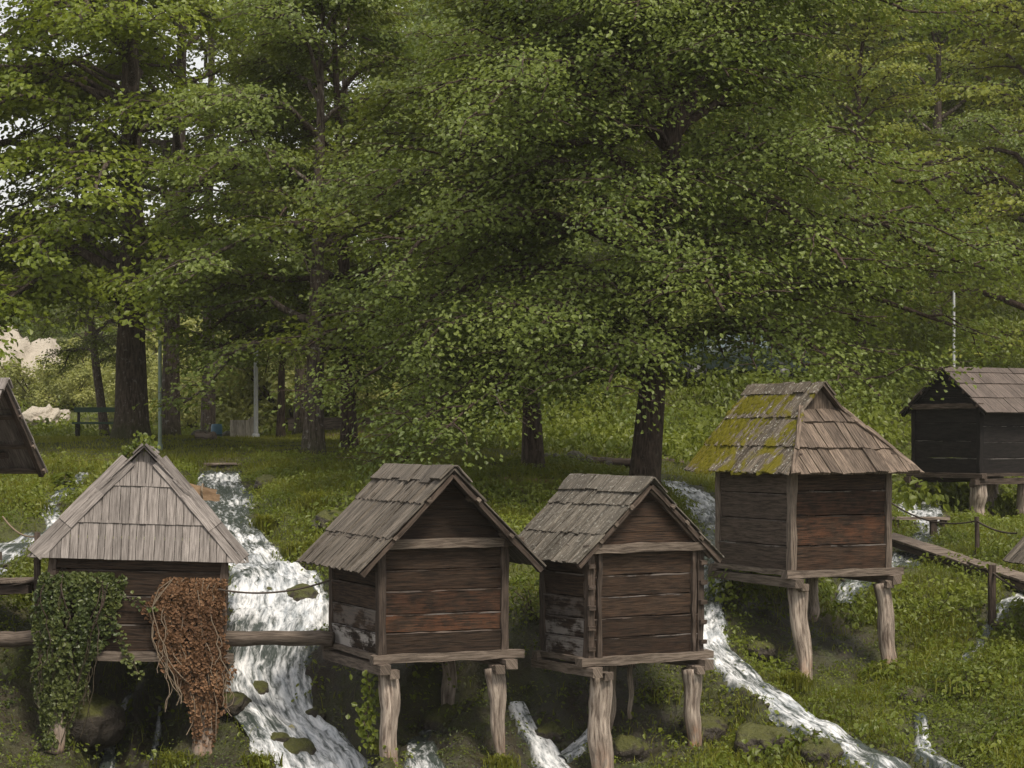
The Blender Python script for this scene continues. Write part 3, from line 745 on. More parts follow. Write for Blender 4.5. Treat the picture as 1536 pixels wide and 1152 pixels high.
# raised moss cushions on the left slope of the mossy mill
def moss_cushions(root,p,n,seed):
    r=np.random.default_rng(seed); xc,yc,zf,th,w,d,hw,hr,e,og,ob,g,tf=p
    sl=hr/(w/2); Ls=(w/2+e)*math.hypot(1,sl); O=np.array([-(w/2+e),0,hw-e*sl+.06]); et=unit((1,0,sl)); en=unit(np.array([-sl,0,1]))
    a=np.arange(7)/7*6.283; V=[];Q3=[];Q4=[];k=0
    s_=r.uniform(-og,d+ob,n*6); t_=r.uniform(0,Ls,n*6)
    m=fbm(s_*1.5+t_*.9,t_*.75-s_*.3,seed,3)
    ok=(m>-.06)&(s_>-og+g*np.minimum(t_/Ls/tf,1)+.03)
    cnt=0
    for s,t,mm in zip(s_[ok],t_[ok],m[ok]):
        cnt+=1
        if cnt>n: break
        rr=r.uniform(.025,.06)*(.6+1.6*min(mm,.35)); h=rr*r.uniform(.35,.6)
        fr=(t/Ls)*3.0; up=.022*(1-(fr%1))+.012
        c=O+Y_*s+et*t+en*up
        ring=[c+(Y_*math.cos(x)*rr+et*math.sin(x)*rr*1.5)*r.uniform(.8,1.15) for x in a]
        mid=[c+(Y_*math.cos(x)*rr*.65+et*math.sin(x)*rr*.95)*r.uniform(.85,1.15)+en*h*r.uniform(.7,.95) for x in a]
        V+=ring+mid+[c+en*h*1.1]
        for i in range(7): Q4.append((k+i,k+(i+1)%7,k+7+(i+1)%7,k+7+i)); Q3.append((k+7+i,k+7+(i+1)%7,k+14))
        k+=15
    o=add_obj('moss',make_mesh('moss',V,[np.array(Q4),np.array(Q3)],M['mosspad'],None,True),root); o['kind']='stuff'
moss_cushions(h4,H4,2600,5)
# partly framed huts at either side of the picture
H6=[-7.71,30.16,-1.63,1.35,2.0,1.7,1.25,1.0,.30,.78,.2]
hut('brown gabled mill hut cut by the left edge, showing its steep roof edge',H6,'g',dict(
    roofm=M['roof1'],courses=(0,.36,.70,1),sw=.12,sth=.022,ragged=.01,rcn=6,rcw=.2,boards=5,purlins=(.05,.32,.64),inner_rafter=True,
    legs=[(-.85,.05,.12,.1,.0,(None,None),0,.4,{}),(.85,.05,.12,.1,.05,(None,None),0,.4,{}),(.8,1.5,.1,.1,0,(None,None),0,.3,{}),(-.8,1.5,.1,.1,0,(None,None),0,.3,{})]))
H7=[9.24,31.2,-2.95,.35,1.8,1.8,1.25,.9,.35,.35,.25]
hut('mill hut cut by the right edge, only its weathered roof corner showing',H7,'g',dict(
    roofm=M['roof2'],courses=(0,.35,.68,1),sw=.09,sth=.022,ragged=.03,sj=.008,rcn=6,rcj=.03,rcw=.25,boards=5,
    legs=[(-.75,.05,.12,.1,.0,(None,None),0,.4,{}),(.75,.05,.12,.1,.05,(None,None),0,.4,{}),(.7,1.6,.1,.1,0,(None,None),0,.3,{}),(-.7,1.6,.1,.1,0,(None,None),0,.3,{})]))

# ------------------------------------------------------------------ trees
def leaf_mesh(pos, nrm, L, W, droop, outdir=None, seed=0, six=True):
    """folded leaves at pos with normals nrm"""
    r=np.random.default_rng(seed); n=len(pos)
    nrm=nrm/np.linalg.norm(nrm,axis=1)[:,None]
    d=r.normal(size=(n,3)); 
    if outdir is not None: d=d*.7+outdir
    d-=nrm*(d*nrm).sum(1)[:,None]; d/=np.linalg.norm(d,axis=1)[:,None]+1e-9
    s=np.cross(nrm,d)
    l=(L*r.uniform(.6,1.25,n))[:,None]; w=(W*r.uniform(.7,1.2,n))[:,None]
    fold=.18*w*r.uniform(-.2,1.5,n)[:,None]; dr=droop*l*r.uniform(.2,1.4,n)[:,None]
    if six:
        P0=pos-d*l*.5; P1=pos-d*l*.12+s*w*.5+nrm*fold; P2=pos+d*l*.28+s*w*.36+nrm*(fold-dr*.4)
        P3=pos+d*l*.5-nrm*dr; P4=pos+d*l*.28-s*w*.36+nrm*(fold-dr*.4); P5=pos-d*l*.12-s*w*.5+nrm*fold
        V=np.stack([P0,P1,P2,P3,P4,P5],1).reshape(-1,3)
        b=np.arange(n)[:,None]*6
        q=np.concatenate([b+np.array([[0,1,2,3]]),b+np.array([[0,3,4,5]])])
        k=6
    else:
        P0=pos-d*l*.5; P1=pos+s*w*.5+nrm*fold; P3=pos+d*l*.5-nrm*dr; P5=pos-s*w*.5+nrm*fold
        V=np.stack([P0,P1,P3,P5],1).reshape(-1,3); b=np.arange(n)[:,None]*4; q=b+np.array([[0,1,2,3]]); k=4
    return V,q,k
def tree_parts(seed, H, r0, cb, Rc, nl, leaf, per, lean=(0,0), crown_off=(0,0), prof=None, droop=.25, twig=True, clump=.5, nsub=7, limbs=None, fork=None, six=True, flat=.16, aspect=.85, tipmin=.02):
    r=np.random.default_rng(seed)
    wood=MB(); cl=[];co=[]
    m=16; t=np.linspace(0,1,m)
    wob=np.cumsum(r.normal(0,.035*H/10,(m,2)),axis=0)*.7; wob-=np.outer(1-t,wob[0])
    tp=np.stack([lean[0]*t+wob[:,0]*t,lean[1]*t+wob[:,1]*t,H*t-.35*(t==0)],1)
    tr=r0*(1-.88*t)**.85; tr[0]*=1.45; tr[1]*=1.05
    z0=np.array([0,.25,.7]); 
    tp=np.concatenate([tp[:1],[[tp[1][0]*.15,tp[1][1]*.15,.28]],tp[1:]]); tr=np.r_[r0*1.55,r0*1.15,tr[1:]]
    V,Q=tube(tp,tr,12); 
    V=V+(np.stack([fbm(V[:,0]*5+V[:,2]*.6,V[:,1]*5+V[:,2],seed),fbm(V[:,1]*5-V[:,2]*.6,V[:,0]*5,seed+3),V[:,2]*0],1))*r0*.22
    wood.add(V,Q)
    tz=tp[:,2]
    def trunk_at(z): return np.array([np.interp(z,tz,tp[:,0]),np.interp(z,tz,tp[:,1]),z]), np.interp(z,tz,tr)
    L_=[]
    az=r.uniform(0,6.28)
    for i in range(nl):
        f=(i+r.uniform(.1,.9))/nl; az+=2.4+r.normal(0,.35)
        z=cb+(H*.97-cb)*f
        ln=Rc*(prof(f) if prof else (1-.75*f**1.6)*(.75+.5*min(1,f*4)))*r.uniform(.75,1.12)
        el=.05+.9*f**1.3+r.normal(0,.1)
        L_.append((z,az,ln,el,None))
    for l in (limbs or []): L_.append(l)
    for (z,az_,ln,el,rr) in L_:
        p0,rt=trunk_at(z)
        k=9; tt=np.linspace(0,1,k)
        dirh=np.array([math.cos(az_),math.sin(az_)])
        bend=r.normal(0,.12,2)
        hx=ln*math.cos(el)*tt; 
        pts=np.stack([p0[0]+dirh[0]*hx-dirh[1]*bend[0]*ln*tt**2,p0[1]+dirh[1]*hx+dirh[0]*bend[0]*ln*tt**2,p0[2]+ln*math.sin(el)*tt+ln*.12*np.sin(tt*3.1)-droop*ln*tt**2.2],1)
        pts[1:]+=r.normal(0,.018*ln,(k-1,3))
        rad=(rr or min(rt*.55,.018+.022*ln))*(1-.85*tt)**.9+.006
        wood.add(*tube(pts,rad,7))
        for j in range(nsub):
            f=.22+.78*(j+r.uniform(0,.8))/nsub
            q=np.array([np.interp(f,tt,pts[:,a]) for a in range(3)])
            sgn=1 if j%2 else -1
            a2=az_+sgn*r.uniform(.5,1.15); l2=ln*r.uniform(.26,.46)*(1.15-.6*f)+.3
            e2=el*.3+r.normal(.08,.16)
            u=np.linspace(0,1,5)
            sp=np.stack([q[0]+math.cos(a2)*l2*u,q[1]+math.sin(a2)*l2*u,q[2]+l2*(math.sin(e2)*u-droop*1.2*u**2)],1); sp[1:]+=r.normal(0,.03*l2,(4,3))
            rb=np.interp(f,tt,rad)*.55
            wood.add(*tube(sp,rb*(1-.8*u)+.004,5))
            nc=max(2,int(l2/(.55*clump)+.5))
            for c in range(nc):
                uu=(c+.6)/nc; g=np.array([np.interp(uu,u,sp[:,a]) for a in range(3)])
                cl.append(g+r.normal(0,.12*clump,3)); co.append((math.cos(a2),math.sin(a2),0))
                if twig:
                    e=g+np.array([math.cos(a2+r.normal(0,1)),math.sin(a2+r.normal(0,1)),r.normal(-.1,.2)])*clump*.9
                    wood.add(*tube(np.stack([g,(g+e)/2+[0,0,.03],e]),[.008,.006,.003],4))
        for uu in (.8,1.0):
            cl.append(np.array([np.interp(uu,tt,pts[:,a]) for a in range(3)])); co.append((dirh[0],dirh[1],0))
    # leader tips
    for q in range(6):
        p,_=trunk_at(H*(.8+.04*q)); cl.append(p+r.normal(0,.25,3)); co.append((0,0,.2))
    cl=np.array(cl); co=np.array(co)
    N=len(cl); rep=r.poisson(per*r.uniform(.45,1.5,N)).clip(3)
    idx=np.repeat(np.arange(N),rep); n=len(idx)
    g=r.normal(size=(n,3)); g/=np.linalg.norm(g,axis=1)[:,None]; g*=(r.uniform(0,1,n)**.45)[:,None]
    csz=(clump*r.uniform(.7,1.35,N))[idx]
    off=g*np.stack([csz,csz,csz*flat*2.2],1)
    off[:,2]-= .18*(off[:,0]**2+off[:,1]**2)/np.maximum(csz,.1)
    pos=cl[idx]+off
    nr=np.stack([r.normal(0,.42,n),r.normal(0,.42,n),np.ones(n)],1)+co[idx]*.35+off*np.array([.5,.5,.2])/csz[:,None]
    V,Q,k=leaf_mesh(pos,nr,leaf,leaf*aspect,.3,co[idx]*.8+off/csz[:,None]*.6,seed+1,six)
    rn=np.clip(np.repeat(r.beta(2,2,N)[idx]*.55+r.uniform(0,.45,n),k),0,1)
    wv,wq=wood.get()
    return (wv,wq),(V,Q,rn)
def tree_meshes(nm_trunk, nm_crown, barkm, leafm, **kw):
    (wv,wq),(V,Q,rn)=tree_parts(**kw)
    a=make_mesh(nm_trunk,wv,[wq],barkm,None,True)
    b=make_mesh(nm_crown,V,[Q],leafm,dict(rnd=rn),False)
    return a,b
def tree(name,label,cat,meshes,loc,rz=0,sc=1.0,group=None,szc=None):
    e=empty(name,loc,rz); tag(e,label,cat,group); e.scale=(sc,sc,szc or sc)
    t=add_obj('trunk',meshes[0],e); c=add_obj('crown',meshes[1],e)
    return e
def ground_at(u,v,d):
    p=at(u,v,d); p[2]=gz(p[0],p[1]); return p

# the big alder right of centre
pA=ground_at(967,727,38)
alder=tree_meshes('alder_trunk','alder_crown',M['bark'],M['alder'],seed=11,H=13.5,r0=.25,cb=2.3,Rc=5.5,nl=54,leaf=.080,per=66,lean=(.9,.3),droop=.24,clump=.66,nsub=8,flat=.30,
    prof=lambda f:(.80+.35*math.sin(min(f*3.3,3.14)))*(1-.5*f),
    limbs=[(2.3,3.3,5.4,.15,.09),(2.6,.15,5.6,.28,.10),(3.4,-.25,6.0,.30,.09),(2.2,-1.9,4.2,.12,.07),(2.5,-2.6,5.0,.2,.07),(2.2,-.8,4.6,.1,.07),(4.5,3.0,5.8,.3,.09),(1.9,-2.9,4.6,-.05,.06),(2.0,3.7,5.0,.02,.06),(2.0,-2.3,5.2,.0,.06),(6.3,.6,4.0,.8,.12),(6.5,2.6,4.0,.9,.12)]+[(3.0+.75*i_,-1.57+[-.5,.35,-.15,.6][i_%4],[4.4,3.8,4.6,3.9][i_%4],.12+.02*i_,.05) for i_ in range(12)])
tree('alder_tree','tall round leaved alder with brown trunk, standing right of the centre behind the mills','tree',alder,tuple(pA))
# big maple on the left meadow
pM=ground_at(197,657,50)
maple=tree_meshes('maple_trunk','maple_crown',M['bark2'],M['maple'],seed=23,H=14.5,r0=.36,cb=2.8,Rc=5.2,nl=28,leaf=.13,per=40,lean=(-.1,.4),droop=.30,clump=.72,nsub=8,aspect=.95,
    prof=lambda f:(1-.62*f**1.1),
    limbs=[(3.0,-1.2,5.0,.1,.07),(3.2,-.5,5.2,.15,.07),(3.0,-2.0,5.0,.1,.07),(3.6,-.9,4.8,.2,.07),(4.4,-.3,5.2,.5,.13),(3.6,2.9,5.5,.25,.13),(2.9,-2.6,4.5,.05,.06),(5.6,3.3,5.2,.25,.08),(7.4,2.9,5.0,.35,.08),(8.8,3.4,4.6,.45,.07),(6.6,-2.5,4.6,.3,.07),(7.5,3.14,5.4,.2,.06),(8.2,2.75,5.2,.14,.06),(7.9,3.5,5.2,.1,.06)])
tree('maple_tree','stout maple with mossy forked trunk on the left meadow above the ivy hut','tree',maple,tuple(pM))
# second stem of the maple group, further back
speck=tree_meshes('broadleaf_trunk','broadleaf_crown',M['bark3'],M['decid'],seed=31,H=16,r0=.25,cb=3.4,Rc=4.0,nl=26,leaf=.12,per=38,lean=(.3,.2),droop=.2,clump=.7,nsub=7)
tree('broadleaf_tree','tree with pale lichen speckled trunk just right of the stout maple','tree',speck,tuple(ground_at(254,637,56)))
mid=tree_meshes('meadow_tree_trunk','meadow_tree_crown',M['bark3'],M['alder'],seed=41,H=10,r0=.20,cb=1.5,Rc=3.8,nl=24,leaf=.10,per=46,lean=(.3,0),droop=.30,clump=.62,nsub=7)
tree('meadow_tree','speckled trunk tree left of a darker one on the bank above the cascade','tree',mid,tuple(ground_at(470,681,45)),.4)
mid2=tree_meshes('meadow_tree_trunk','meadow_tree_crown',M['bark'],M['decid'],seed=47,H=10.5,r0=.17,cb=1.6,Rc=3.6,nl=24,leaf=.10,per=46,lean=(.5,.2),droop=.28,clump=.62,nsub=7)
tree('meadow_tree','dark slim tree right of the speckled trunk on the bank','tree',mid2,tuple(ground_at(524,677,46.5)),2.1)
tree('bank_tree','ivy footed dark tree between the two gabled mills, behind the path edging','tree',mid2,tuple(ground_at(800,707,40.5)),4.0,1.15,szc=.95)
tree('meadow_tree','thin straight tree beside the white lamp post at the road','tree',mid2,tuple(ground_at(421,650,56)),.9,.62,szc=1.0)
tree('meadow_tree','leaning tree behind the green picnic bench','tree',speck,tuple(ground_at(158,640,64)),1.9,.55,szc=.62).rotation_euler=(0,R(-11),1.0)
birch=tree_meshes('tall_tree_trunk','tall_tree_crown',M['bark3'],M['decid'],seed=53,H=18,r0=.20,cb=6.5,Rc=2.9,nl=24,leaf=.12,per=22,lean=(.2,0),droop=.1,clump=.6,nsub=6)
tree('tall_tree','tall pale stemmed tree against the sky gap left of centre','tree',birch,tuple(ground_at(452,648,60)))
tree('tall_tree','slender tree breaking up the sky gap just right of the stout maple','tree',birch,tuple(ground_at(312,648,63)),1.3,.97)
tree('tall_tree','dark thin stemmed tree right of the tall pale stem','tree',birch,tuple(ground_at(520,640,66)),2.2,.95)
edge=tree_meshes('edge_tree_trunk','edge_tree_crown',M['bark'],M['yellowg'],seed=61,H=13,r0=.2,cb=1.5,Rc=4.0,nl=30,leaf=.14,per=26,droop=.16,clump=.7,nsub=7,flat=.09)
tree('edge_tree','tree with flat bright green sprays at the right edge of the picture','tree',edge,tuple(ground_at(1560,600,56)),0)
G='trees on the slope behind the mills'
for (u,d,ms,rz,sc,lb) in [
    (640,58,mid,1.1,1.0,'tree with reddish trunk on the slope behind the left gabled mill'),
    (1290,62,edge,1.6,.8,'yellow green slope tree behind the alder, above the grassy bank'),
    (1400,66,mid,.2,1.1,'slope tree behind the white pole at the black mill'),
    (1000,72,edge,4.1,.9,'upper slope tree directly behind the alder trunk'),
    (1480,74,edge,3.1,1.1,'large yellow green tree high on the slope at upper right'),
    (560,72,mid2,.5,1.2,'far tree beyond the road left of centre'),
    ]:
    tree('slope_tree',lb,'tree',ms,tuple(ground_at(u,640,d)),rz,sc,G)
tree('broadleaf_tree','leafy tree at the far left edge behind the cut off hut','tree',speck,tuple(ground_at(-45,650,53)),2.6,1.12)
# far wood on the hillsides: one mass
def gn_scatter(name, pts, rot, scl, pick, protos, kind='stuff'):
    me=bpy.data.meshes.new(name); me.vertices.add(len(pts)); me.vertices.foreach_set('co',np.asarray(pts,np.float32).ravel())
    for nm,a in (('rz',rot),('sc',scl)):
        x=me.attributes.new(nm,'FLOAT','POINT'); x.data.foreach_set('value',np.asarray(a,np.float32))
    x=me.attributes.new('pick','INT','POINT'); x.data.foreach_set('value',np.asarray(pick,np.int32))
    o=add_obj(name,me); o['kind']=kind
    ng=bpy.data.node_groups.new(name,'GeometryNodeTree'); ng.interface.new_socket('Geometry',in_out='INPUT',socket_type='NodeSocketGeometry'); ng.interface.new_socket('Geometry',in_out='OUTPUT',socket_type='NodeSocketGeometry')
    N=ng.nodes.new; gi=N('NodeGroupInput'); go=N('NodeGroupOutput'); ip=N('GeometryNodeInstanceOnPoints'); gg=N('GeometryNodeGeometryToInstance')
    for pr in reversed(protos):
        oi=N('GeometryNodeObjectInfo'); oi.inputs['Object'].default_value=pr; oi.inputs['As Instance'].default_value=True
        ng.links.new(oi.outputs['Geometry'],gg.inputs[0])
    def na(nm,ty):
        a=N('GeometryNodeInputNamedAttribute'); a.data_type=ty; a.inputs['Name'].default_value=nm; return a.outputs[0]
    cx=N('ShaderNodeCombineXYZ'); ng.links.new(na('rz','FLOAT'),cx.inputs[2])
    e2=N('FunctionNodeEulerToRotation'); ng.links.new(cx.outputs[0],e2.inputs[0])
    ng.links.new(gi.outputs[0],ip.inputs['Points']); ng.links.new(gg.outputs[0],ip.inputs['Instance'])
    ip.inputs['Pick Instance'].default_value=True
    ng.links.new(na('pick','INT'),ip.inputs['Instance Index']); ng.links.new(e2.outputs[0],ip.inputs['Rotation']); ng.links.new(na('sc','FLOAT'),ip.inputs['Scale'])
    ng.links.new(ip.outputs[0],go.inputs[0])
    md=o.modifiers.new('scatter','NODES'); md.node_group=ng
    return o
def joined_proto(name,barkm,leafm,**kw):
    (wv,wq),(V,Q,rn)=tree_parts(**kw)
    me=make_mesh(name,np.concatenate([wv,V]),[wq,Q+len(wv)],[barkm,leafm],dict(rnd=np.r_[np.zeros(len(wv)),rn]),False,np.r_[np.zeros(len(wq)),np.ones(len(Q))])
    return bpy.data.objects.new(name,me)
fp=[joined_proto('forest_tree',M['bark'],M['wood_leaf'],seed=71,H=13,r0=.2,cb=1.5,Rc=3.6,nl=22,leaf=.30,per=9,droop=.2,clump=.9,nsub=6,six=False,twig=False),
    joined_proto('forest_tree',M['bark'],M['yellowg'],seed=72,H=12,r0=.2,cb=1.2,Rc=3.9,nl=22,leaf=.30,per=9,droop=.25,clump=.9,nsub=6,six=False,twig=False),
    joined_proto('forest_tree',M['bark3'],M['decid'],seed=73,H=14,r0=.22,cb=2.0,Rc=3.2,nl=24,leaf=.28,per=9,droop=.1,clump=.85,nsub=6,six=False,twig=False)]
fx=[];fy=[]
for d in np.arange(70,172,4.2):
    lo_,hi_=-.30*d,.32*d
    for x in np.arange(lo_,hi_,3.9):
        xx=x+rng.uniform(-1.6,1.6); yy=d+rng.uniform(-1.8,1.8)
        left=xx<-.02*yy-1.5
        if left and (yy<112 or yy>136): continue
        if not left and yy<80+rng.uniform(0,6) : continue
        if not left and yy>140: continue
        fx.append(xx);fy.append(yy)
fx=np.array(fx);fy=np.array(fy); fz=gz_full(fx,fy)[0]-.2
gn_scatter('far_wood',np.stack([fx,fy,fz],1),rng.uniform(0,6.28,len(fx)),rng.uniform(.7,1.15,len(fx))*np.where((fx<-.02*fy-1.5),.62,1),np.where(rng.uniform(size=len(fx))<.5,0,np.where((rng.uniform(size=len(fx))<.6),1,2)),fp)

# ------------------------------------------------------------------ ground cover
def frustum_pts(n, y0, y1, seed, umin=-60, umax=1600):
    r=np.random.default_rng(seed)
    y=y0+(y1-y0)*r.uniform(0,1,n)**.8; u=r.uniform(umin,umax,n)
    return (u-768)/F*y, y
def ground_normal(x,y,e=.08):
    z0=gz_full(x,y)[0]; zx=gz_full(x+e,y)[0]; zy=gz_full(x,y+e)[0]
    n=np.stack([-(zx-z0)/e,-(zy-z0)/e,np.ones_like(z0)],-1); return z0,n/np.linalg.norm(n,axis=-1)[...,None]
def interp_grid(A,x,y):
    ix=np.clip(np.searchsorted(xs,x)-1,0,nx-2); iy=np.clip(np.searchsorted(ys,y)-1,0,ny-2)
    tx=np.clip((x-xs[ix])/(xs[ix+1]-xs[ix]),0,1); ty=np.clip((y-ys[iy])/(ys[iy+1]-ys[iy]),0,1)
    return (A[iy,ix]*(1-tx)+A[iy,ix+1]*tx)*(1-ty)+(A[iy+1,ix]*(1-tx)+A[iy+1,ix+1]*tx)*ty
SH2=SHD
TREES_XY=[pA[:2],pM[:2]]
def lawn(x,y): return 1-.9*sst(38.5,40.5,y+.35*x)*sst(1.5,-.5,x)*sst(-8.2,-7.2,x)-0*y
def veg_density(x,y,kind):
    de=interp_grid(GD,x,y); sh=interp_grid(SH2,x,y); dr=interp_grid(DRT,x,y)
    d=sst(-.02,.16,de)*(1-.93*np.clip(sh*1.3,0,1))*(1-.85*dr)
    return d
def grass(name,n,y0,y1,seed,hmin,hmax,wd,densf):
    x,y=frustum_pts(n,y0,y1,seed); r=np.random.default_rng(seed+1)
    keep=r.uniform(size=n)<densf(x,y); x=x[keep];y=y[keep]; m=len(x)
    z=interp_grid(GZ,x,y)-.01
    tall=vnoise(x*.8,y*.8,12)
    h=(hmin+(hmax-hmin)*r.uniform(0,1,m)**1.6*(.3+1.1*tall))
    a=r.uniform(0,6.28,m); lean=h*r.uniform(.15,.75,m); la=r.uniform(0,6.28,m)
    dx,dy=np.cos(a)*wd*.5,np.sin(a)*wd*.5
    lx,ly=np.cos(la)*lean,np.sin(la)*lean-.12*h
    B0=np.stack([x-dx,y-dy,z],1);B1=np.stack([x+dx,y+dy,z],1)
    C0=np.stack([x-dx*.75+lx*.35,y-dy*.75+ly*.35,z+h*.62],1);C1=np.stack([x+dx*.75+lx*.35,y+dy*.75+ly*.35,z+h*.62],1)
    T=np.stack([x+lx,y+ly,z+h],1)
    V=np.stack([B0,B1,C1,C0,T],1).reshape(-1,3); b=np.arange(m)[:,None]*5
    rn=np.clip(.45*r.uniform(0,1,m)+.65*vnoise(x*.7+3,y*.7,31)+.15*(tall-.5),0,1)
    me=make_mesh(name,V,[b+np.array([[0,1,2,3]]),b+np.array([[3,2,4]])],M['grass'],dict(rnd=np.repeat(rn,5)))
    o=add_obj(name,me); o['kind']='stuff'; return o
grass('grass',330000,24.3,44,101,.05,.26,.014,lambda x,y: veg_density(x,y,0)*np.clip(vnoise(x*.9,y*.9,40)*1.8-.5,.03,.8))
grass('meadow_grass',150000,42,64,103,.03,.10,.02,lambda x,y: veg_density(x,y,1)*.9)
def weeds(name,nplants,y0,y1,seed,leaf,densf,mat,hgt=.16,nleaf=(7,16),spread=.13):
    x,y=frustum_pts(nplants,y0,y1,seed); r=np.random.default_rng(seed+1)
    k=r.uniform(size=nplants)<densf(x,y); x=x[k];y=y[k]; m=len(x)
    z=interp_grid(GZ,x,y)
    nl=r.integers(nleaf[0],nleaf[1],m); sz=r.uniform(.55,1.35,m)*(.5+.9*vnoise(x*.9,y*.9,55))
    idx=np.repeat(np.arange(m),nl); n=len(idx)
    off=r.normal(0,spread,(n,2))*sz[idx][:,None]
    hh=hgt*sz[idx]*r.uniform(.15,1.0,n)*(1-.5*np.clip((off**2).sum(1)/(spread*2)**2,0,1))+.015
    pos=np.stack([x[idx]+off[:,0],y[idx]+off[:,1],z[idx]+hh],1)
    nr=np.stack([r.normal(0,.45,n)+off[:,0]*2.5,r.normal(0,.45,n)+off[:,1]*2.5-.25,np.ones(n)],1)
    V,Q,kk=leaf_mesh(pos,nr,leaf,leaf*.68,.35,np.c_[off*5,np.zeros(n)],seed+2)
    rn=np.repeat(np.clip(.5*r.uniform(0,1,n)+.55*vnoise(x*.6,y*.6,77)[idx],0,1),kk)
    # keep leaf size tied to plant size
    c=np.repeat(pos,kk,0); V=c+(V-c)*np.repeat(np.clip(sz[idx],.5,1.5),kk)[:,None]
    me=make_mesh(name,V,[Q],mat,dict(rnd=rn)); o=add_obj(name,me); o['kind']='stuff'; return o
weeds('ground_cover',24000,24.3,45,201,.062,lambda x,y: lawn(x,y)*veg_density(x,y,0)*np.clip(vnoise(x*.5+9,y*.5,60)*1.9-.35,.08,1),M['weed'])
weeds('small_ground_cover',24000,24.3,44,203,.038,lambda x,y: sst(-.1,.05,interp_grid(GD,x,y))*np.clip(1-.8*interp_grid(SH2,x,y),0,1)*.8,M['weed'],.07,(6,14),.09)
weeds('slope_undergrowth',16000,46,86,205,.13,lambda x,y: sst(-3.5,0,x+.03*(y-46))*.9+.10*(y>60),M['weed'],.45,(10,22),.28)
weeds('tall_weeds',2600,24.3,38,211,.08,lambda x,y: lawn(x,y)*veg_density(x,y,0)*(vnoise(x*.45+3,y*.45,91)>.55)*.9,M['weed'],.34,(10,20),.2)
# wet brown moss and dead stems on the rock under the mills
weeds('wet_moss',9000,24.3,33,207,.035,lambda x,y: np.clip(interp_grid(SH2,x,y)*1.2+.5*sst(.25,-.02,interp_grid(GD,x,y)),0,1)*(interp_grid(GD,x,y)>-.05),M['ivy'],.05,(5,10),.08)

def clump(name,label,cat,loc,n,leaf,rad,hgt,mat,seed,group=None,aspect=.6,blades=0,bh=.4):
    r=np.random.default_rng(seed); e=empty(name,loc); tag(e,label,cat,group)
    if n:
        p=r.normal(size=(n,3)); p/=np.linalg.norm(p,axis=1)[:,None]; p[:,2]=np.abs(p[:,2]); p*=(r.uniform(0,1,n)**.4)[:,None]
        nr=p*.9+np.array([0,-.15,.7])+r.normal(0,.3,(n,3)); p=p*np.array([rad,rad,hgt])
        V,Q,k=leaf_mesh(p,nr,leaf,leaf*aspect,.35,p/rad,seed+1)
        add_obj('foliage',make_mesh(name+'_foliage',V,[Q],mat,dict(rnd=np.repeat(r.uniform(0,1,n),k))),e)
        mb=MB()
        for j in range(min(14,n//3)):
            q=p[r.integers(n)]; mb.add(*tube(np.array([[0,0,-.1],q*.5+[0,0,hgt*.15],q]),[.012,.008,.004],4))
        v,qq=mb.get(); add_obj('stem',make_mesh(name+'_stem',v,[qq],M['bark'],None,True),e)
    if blades:
        a=r.uniform(0,6.28,blades); l=bh*r.uniform(.4,1,blades); sp=r.uniform(.2,1.25,blades)*l; w_=.008
        x0=r.normal(0,rad*.35,blades);y0=r.normal(0,rad*.35,blades)
        dx,dy=np.cos(a),np.sin(a)
        def pt(f,h,s): return np.stack([x0+dx*sp*f-dy*s,y0+dy*sp*f+dx*s,l*h],1)
        V=np.stack([pt(0,-.1,-w_),pt(0,-.1,w_),pt(.3,.7,w_*.9),pt(.3,.7,-w_*.9),pt(1,.85,0)],1).reshape(-1,3); b=np.arange(blades)[:,None]*5
        ob_=add_obj('blade',make_mesh(name+'_blade',V,[b+np.array([[0,1,2,3]]),b+np.array([[3,2,4]])],M['grass'],dict(rnd=np.repeat(r.uniform(0,1,blades),5))),e); ob_['kind']='stuff'
    return e
GP='leafy clumps growing in and beside the streams'
